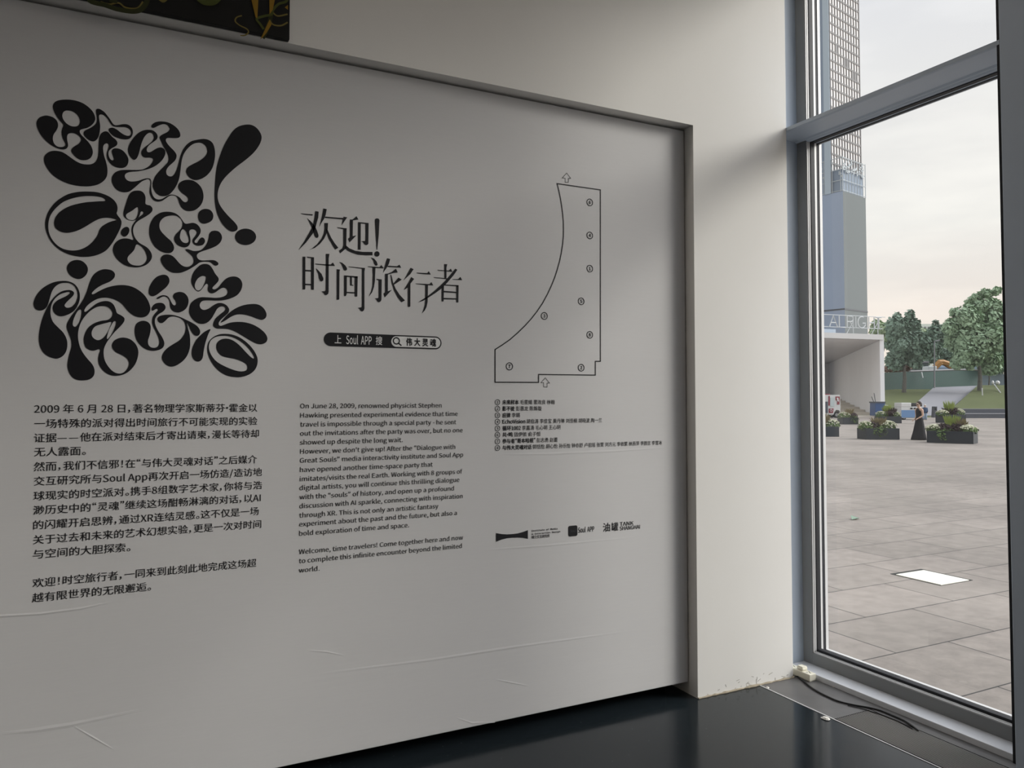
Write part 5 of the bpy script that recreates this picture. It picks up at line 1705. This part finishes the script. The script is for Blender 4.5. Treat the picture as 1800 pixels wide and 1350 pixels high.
def slab_px(pts, D, dep, nm, m, parent, bev=0.0, off=0.0):
    return MB().slab([far(x, y, D) + CF * off for x, y in pts], CF * dep).build(nm, m, parent, bevel=bev)


D = 66.0
ft = thing('fire_truck', 'red and white mini fire truck parked behind the planters at left', 'truck', far(1460, 734.5, D))
slab_px([(1418, 729), (1465, 729), (1467, 724), (1470, 720.5), (1475, 721), (1477, 726), (1477.5, 717), (1476.5, 694), (1418, 694)], D, 1.3, 'body', M['white'], ft)
slab_px([(1456, 696), (1458.5, 696), (1458.5, 713), (1456, 713)], D, 0.02, 'red_pillar', M['red'], ft, off=-0.03)
slab_px([(1468.5, 697), (1475.8, 697), (1475.5, 711), (1471, 711), (1471.5, 705), (1468.5, 703)], D, 0.02, 'red_front_panel', M['red'], ft, off=-0.03)
slab_px([(1456.5, 718), (1465, 718), (1464, 726), (1456.5, 726)], D, 0.02, 'red_door_panel', M['red'], ft, off=-0.03)
slab_px([(1418, 706), (1455, 706), (1455, 726), (1418, 726)], D, 0.02, 'open_bay', M['stone_dark'], ft, off=-0.03)
slab_px([(1459.5, 699), (1466.5, 699), (1466.5, 714.5), (1459.5, 714.5)], D, 0.02, 'side_window', mat('pale_window', alb(214, 228, 230), 0.3, 0.5), ft, off=-0.03)
slab_px([(1470.2, 699), (1473, 699), (1474.5, 706), (1471.5, 705)], D, 0.02, 'white_marking', M['white'], ft, off=-0.06)
slab_px([(1418, 692.5), (1461, 692.5), (1461.5, 694.5), (1418, 694.5)], D, 0.8, 'light_bar', M['red'], ft, off=0.2)
mb = MB()
e_ = [(1460.5 + 1.7 * math.cos(R_(a)), 721.5 + 2.2 * math.sin(R_(a))) for a in range(0, 360, 30)]
mb.tube([far(x, y, D) - CF * 0.05 for x, y in e_ + e_[:1]], 0.02, 4)
mb.build('door_emblem', M['white'], ft)
wheel(far(1471, 729.2, D) + CF * 0.15, 0.265, 0.14, ft)
wheel(far(1428, 729.2, D) + CF * 0.15, 0.265, 0.14, ft)
wheel(far(1471, 729.2, D) + CF * 1.1, 0.265, 0.12, ft)
wheel(far(1428, 729.2, D) + CF * 1.1, 0.265, 0.12, ft)

D = 63.5
bc = thing('utility_cart', 'small blue cart with white cab by the pavilion wall', 'cart', far(1548, 736, D))
slab_px([(1538.5, 731), (1555, 731), (1556, 708), (1539, 708)], D, 1.0, 'blue_box', M['blue_dark'], bc, 0.03)
slab_px([(1538, 708.5), (1556.5, 708.5), (1556.5, 706), (1538, 706)], D, 1.1, 'lid', M['stone_dark'], bc, 0.0, -0.05)
slab_px([(1552, 733), (1566, 733), (1568, 727), (1563, 722), (1561.5, 712), (1553, 711.5)], D, 0.95, 'cab', M['white'], bc, 0.03, 0.03)
slab_px([(1553.5, 717), (1556, 717), (1556, 713), (1553.5, 713)], D, 0.02, 'cab_window', M['pane_dark'], bc, 0, -0.02)
for xw in (1543, 1561):
    wheel(far(xw, 733.0, D) + CF * 0.15, 0.14, 0.08, bc)
mb = MB()
for (xa, ya, xb, yb) in ((1541, 707, 1537, 697), (1544, 707, 1541.5, 691)):
    mb.tube([far(xa, ya, D) + CF * 0.5, far(xb, yb, D) + CF * 0.5], 0.03, 5)
mb.build('broom_handles', M['stone_dark'], bc)

D = 60.0
vn = thing('mini_bus', 'tiny blue and white retro bus behind the woman', 'bus', far(1605, 738, D))
slab_px([(1584.5, 735), (1625, 735), (1626, 728), (1624, 715.5), (1584, 715.5)], D, 1.1, 'body', M['white'], vn, 0.04)
slab_px([(1584.3, 734), (1611, 734), (1612, 721), (1584.3, 721)], D, 0.02, 'blue_lower_panel', M['blue'], vn, 0, -0.03)
slab_px([(1614, 734), (1625.5, 734), (1625.5, 728), (1614, 728)], D, 0.02, 'blue_door_panel', M['blue'], vn, 0, -0.03)
slab_px([(1584, 715.5), (1602, 715.5), (1602, 708), (1584, 708)], D, 1.1, 'raised_roof', M['white'], vn, 0.04)
slab_px([(1601, 714.5), (1622, 714.5), (1620, 708.5), (1601, 708.5)], D, 1.0, 'canopy', M['pane_dark'], vn, 0.02, 0.04)
for xa, xb in ((1600, 1604.2), (1606, 1610.5), (1612.5, 1617), (1619, 1622)):
    slab_px([(xa, 719.3), (xb, 719.3), (xb, 716.5), (xa, 716.5)], D, 0.02, 'side_window', M['pane_dark'], vn, 0, -0.02)
for xw in (1590, 1610.5, 1622):
    if xw != 1610.5:
        wheel(far(xw, 734.6, D) + CF * 0.15, 0.155, 0.09, vn)
c_ = far(1647, 733, 62)
sc_ = thing('litter_bin', 'dark narrow bin beside the far right planter', 'bin', Vector((c_.x, c_.y, GZ)))
slab_px([(1641.5, 734), (1648, 734), (1647.5, 714.5), (1642.5, 714.5)], 62.5, 0.4, 'body', M['stone_dark'], sc_, 0.02)
slab_px([(1643.3, 721), (1646.2, 721), (1646.2, 716), (1643.3, 716)], 62.5, 0.02, 'opening', M['pane_dark'], sc_, 0, -0.02)


# ------------------------------------------------------------------ people


def skinned(name, joints, edges, m, parent, sub=2, root=0):
    me = bpy.data.meshes.new(name)
    me.from_pydata([tuple(j[0]) for j in joints], edges, [])
    o = bpy.data.objects.new(name, me)
    COL.objects.link(o)
    if parent is not None:
        o.parent = parent
        o.matrix_parent_inverse = world_matrix(parent).inverted()
    me.materials.append(m)
    md = o.modifiers.new('skin', 'SKIN')
    md.use_smooth_shade = True
    for i, j in enumerate(joints):
        r = j[1]
        me.skin_vertices[0].data[i].radius = r if isinstance(r, tuple) else (r, r)
        me.skin_vertices[0].data[i].use_root = (i == root)
    s = o.modifiers.new('sub', 'SUBSURF')
    s.levels = sub
    s.render_levels = sub
    return o


def person(feet, face, H, label, build):
    """feet: point on the ground; face: unit vector the person faces"""
    f = face.normalized()
    s = Vector((0, 0, 1)).cross(f)     # person's left
    o = thing('person', label, 'person', feet)

    def P(fw, lf, z):
        return feet + f * fw * H + s * lf * H + Vector((0, 0, z * H))
    build(o, P, H, f, s)
    return o


def body_joints(P, H, arms):
    j = [(P(0, 0, 0.53), (0.085 * H, 0.065 * H)), (P(0.005, 0, 0.62), (0.072 * H, 0.055 * H)), (P(0.0, 0, 0.72), (0.085 * H, 0.06 * H)), (P(-0.005, 0, 0.80), (0.075 * H, 0.05 * H)),
         (P(0.0, 0, 0.845), 0.034 * H), (P(0.012, 0, 0.875), 0.032 * H), (P(0.02, 0, 0.915), (0.046 * H, 0.054 * H)), (P(0.018, 0, 0.955), (0.05 * H, 0.058 * H)), (P(0.014, 0, 0.985), (0.032 * H, 0.036 * H))]
    e = [(i, i + 1) for i in range(8)]
    for sd in (-1, 1):
        k = len(j)
        j += [(P(0, sd * 0.05, 0.47), 0.06 * H), (P(0.01, sd * 0.052, 0.28), 0.043 * H), (P(-0.005, sd * 0.055, 0.15), 0.032 * H), (P(0, sd * 0.055, 0.035), 0.022 * H), (P(0.08, sd * 0.06, 0.018), (0.026 * H, 0.018 * H))]
        e += [(0, k), (k, k + 1), (k + 1, k + 2), (k + 2, k + 3), (k + 3, k + 4)]
        sh_, el_, wr_ = arms[sd]
        k = len(j)
        j += [(P(0, sd * 0.105, 0.80), 0.036 * H), (P(*el_), 0.025 * H), (P(*wr_), 0.018 * H)]
        e += [(3, k), (k, k + 1), (k + 1, k + 2)]
    return j, e


def hand(wrist, fwd, side, H, m, parent):
    """palm, four fingers of unequal length bent at the knuckle, thumb from the side"""
    up = Vector((0, 0, 1))
    f = fwd.normalized()
    s_ = side.normalized()
    L = 0.10 * H
    j = [(wrist, 0.016 * H), (wrist + f * L * 0.25, (0.022 * H, 0.012 * H)), (wrist + f * L * 0.45, (0.024 * H, 0.012 * H))]
    e = [(0, 1), (1, 2)]
    for k, (o_, ln) in enumerate(((-0.75, 0.42), (-0.25, 0.50), (0.25, 0.47), (0.75, 0.36))):
        b = len(j)
        base = wrist + f * L * 0.5 + s_ * o_ * 0.018 * H
        j += [(base, 0.006 * H), (base + f * L * ln * 0.55 - up * L * 0.04, 0.0055 * H), (base + f * L * ln * 0.85 - up * L * 0.2, 0.0045 * H)]
        e += [(2, b), (b, b + 1), (b + 1, b + 2)]
    b = len(j)
    j += [(wrist + f * L * 0.2 + s_ * 0.022 * H, 0.0075 * H), (wrist + f * L * 0.42 + s_ * 0.035 * H, 0.006 * H)]
    e += [(1, b), (b, b + 1)]
    return skinned('hand', j, e, m, parent, sub=1)


def lathe_cloth(name, rings, m, parent, n=20, fold=0.0, nf=7):
    """rings: (centre, radius along side, radius along fwd, side, fwd)"""
    mb = MB()
    o = 0
    for ri, (c, ra, rb, s_, f_) in enumerate(rings):
        for k in range(n):
            a = 2 * math.pi * k / n
            w = 1 + fold * math.sin(nf * a + ri) * ri / len(rings)
            mb.v.append(tuple(c + s_ * ra * w * math.cos(a) + f_ * rb * w * math.sin(a)))
    for ri in range(len(rings) - 1):
        for k in range(n):
            mb.f.append((ri * n + k, ri * n + (k + 1) % n, (ri + 1) * n + (k + 1) % n, (ri + 1) * n + k))
    ob = mb.build(name, m, parent, smooth=True)
    md = ob.modifiers.new('thick', 'SOLIDIFY')
    md.thickness = 0.008
    return ob


def woman(o, P, H, f, s):
    near = 1      # her left side is the one towards the window
    arms = {1: ((0, 0, 0), (0.0, 0.125, 0.635), (0.115, 0.10, 0.575)), -1: ((0, 0, 0), (-0.02, -0.12, 0.63), (0.045, -0.10, 0.54))}
    j, e = body_joints(P, H, arms)
    skinned('body', j, e, M['skin'], o)
    for sd in (1, -1):
        w_ = P(*arms[sd][2])
        hand(w_, f * 0.9 - Vector((0, 0, 0.35)), s * (-sd), H, M['skin'], o)
    rings = [(P(0.036, 0, 0.838), 0.022 * H, 0.012 * H, s, f), (P(0.036, 0, 0.80), 0.050 * H, 0.034 * H, s, f), (P(0.024, 0, 0.765), 0.074 * H, 0.052 * H, s, f), (P(0.014, 0, 0.72), 0.086 * H, 0.060 * H, s, f), (P(0.008, 0, 0.66), 0.079 * H, 0.062 * H, s, f), (P(0.004, 0, 0.60), 0.080 * H, 0.066 * H, s, f),
             (P(0.0, 0, 0.53), 0.098 * H, 0.085 * H, s, f), (P(0.0, 0, 0.42), 0.112 * H, 0.10 * H, s, f), (P(0.008, 0, 0.25), 0.14 * H, 0.135 * H, s, f),
             (P(0.02, 0, 0.10), 0.165 * H, 0.175 * H, s, f), (P(0.03, 0, 0.008), 0.18 * H, 0.205 * H, s, f)]
    tag(lathe_cloth('dress', rings, M['black_cloth'], o, 28, 0.07, 6), 'long black flared dress', None)
    mb = MB()
    for sd in (-1, 1):
        mb.tube([P(0.05, sd * 0.05, 0.765), P(0.03, sd * 0.055, 0.815), P(0.0, sd * 0.02, 0.845)], 0.008 * H, 6)
    mb.build('halter_strap', M['black_cloth'], o, smooth=True)
    mb = MB()
    c = P(-0.004, 0, 0.955)
    for (dx, dz, r) in ((0, 0.012, 0.060), (-0.03, -0.01, 0.05), (-0.035, -0.035, 0.036)):
        q = c + f * dx * H + Vector((0, 0, dz * H))
        mb.ellipsoid(q, r * H, r * H, r * H * 0.92, 12, 8)
    mb.build('hair', M['hair'], o, smooth=True)
    mb = MB()
    for k in range(3):
        q = P(0.006 - 0.012 * k, 0, 0.995 + 0.004 * (1 - k))
        mb.ellipsoid(q, 0.036 * H, 0.036 * H, 0.016 * H, 10, 6)
    tag(mb.build('headscarf', mat('tan_scarf', alb(176, 150, 124), 0.8, 0.2), o, smooth=True), 'tan band on top of the hair', None)
    mb = MB()
    for sd in (-1, 1):
        mb.ellipsoid(P(0.072, sd * 0.024, 0.938), 0.02 * H, 0.02 * H, 0.014 * H, 8, 6)
        mb.tube([P(0.068, sd * 0.045, 0.94), P(0.0, sd * 0.055, 0.942)], 0.004 * H, 5)
    mb.tube([P(0.078, -0.02, 0.94), P(0.078, 0.02, 0.94)], 0.004 * H, 5)
    mb.build('sunglasses', M['pane_dark'], o)
    mb = MB()
    mb.ellipsoid(P(0.076, 0, 0.918), 0.010 * H, 0.010 * H, 0.014 * H, 8, 6)
    mb.build('nose', M['skin'], o, smooth=True)
    mb = MB()
    mb.ellipsoid(P(0.070, 0, 0.893), 0.012 * H, 0.014 * H, 0.005 * H, 8, 6)
    mb.build('mouth', mat('lips', alb(170, 100, 95), 0.5, 0.3), o, smooth=True)
    for sd in (-1, 1):
        mb = MB().tube([P(-0.03, sd * 0.05, 0.012), P(0.11, sd * 0.055, 0.012)], [0.022 * H, 0.016 * H], 8)
        mb.build('shoe', M['white_cloth'], o, smooth=True)


wd = (CAMZ - GZ) * FPX / (773 - 700)
wf = far(1616.5, 773, wd)
wf.z = GZ
person(wf, (-CR * 0.95 - CF * 0.25), 1.55, 'woman in a long black backless dress and sunglasses walking left across the plaza', woman)


def visitor(o, P, H, f, s):
    arms = {1: ((0, 0, 0), (-0.01, 0.135, 0.64), (0.04, 0.13, 0.52)), -1: ((0, 0, 0), (-0.01, -0.135, 0.64), (0.05, -0.12, 0.53))}
    j, e = body_joints(P, H, arms)
    skinned('body', j, e, M['skin'], o)
    for sd in (1, -1):
        hand(P(*arms[sd][2]), f * 0.3 - Vector((0, 0, 0.95)), f, H, M['skin'], o)
    rings = [(P(0, 0, 0.83), 0.05 * H, 0.045 * H, s, f), (P(0, 0, 0.80), 0.125 * H, 0.066 * H, s, f), (P(0, 0, 0.70), 0.125 * H, 0.08 * H, s, f), (P(0, 0, 0.58), 0.118 * H, 0.085 * H, s, f), (P(0, 0, 0.47), 0.13 * H, 0.10 * H, s, f)]
    tag(lathe_cloth('jacket', rings, M['blue_cloth'], o, 20, 0.04, 5), 'blue jacket', None)
    for sd in (1, -1):
        mb = MB().tube([P(0, sd * 0.105, 0.80), P(*arms[sd][1]), P(*arms[sd][2])], [0.046 * H, 0.038 * H, 0.030 * H], 10)
        mb.build('sleeve', M['blue_cloth'], o, smooth=True)
        mb = MB().tube([P(0, sd * 0.05, 0.50), P(0.01, sd * 0.053, 0.28), P(0, sd * 0.055, 0.04)], [0.075 * H, 0.055 * H, 0.045 * H], 12)
        mb.build('trouser_leg', M['pale_blue_cloth'], o, smooth=True)
    mb = MB().ellipsoid(P(0.0, 0, 0.965), 0.066 * H, 0.068 * H, 0.046 * H, 12, 8)
    mb.build('cap', M['white_cloth'], o, smooth=True)
    mb = MB()
    mb.ellipsoid(P(0.072, 0, 0.915), 0.010 * H, 0.010 * H, 0.014 * H, 8, 6)
    mb.build('nose', M['skin'], o, smooth=True)


vd = 58.5
vf = far(1626.3, 738.5, vd)
vf.z = GZ
person(vf, (-CR * 0.3 - CF), 1.22, 'child in blue jacket and white cap half hidden behind the woman in black', visitor)

# a fallen leaf on the paving
c = onZ(1502, 913, GZ)
mb = MB()
mb.add([(c.x - 0.09, c.y - 0.03, GZ + 0.01), (c.x, c.y - 0.06, GZ + 0.03), (c.x + 0.1, c.y, GZ + 0.012), (c.x, c.y + 0.06, GZ + 0.05)], [(0, 1, 2, 3)])
o = mb.build('fallen_leaf', M['leaf_dark'])
md = o.modifiers.new('thick', 'SOLIDIFY')
md.thickness = 0.004
tag(o, 'dark green leaf lying on the plaza paving near the window', 'leaf')
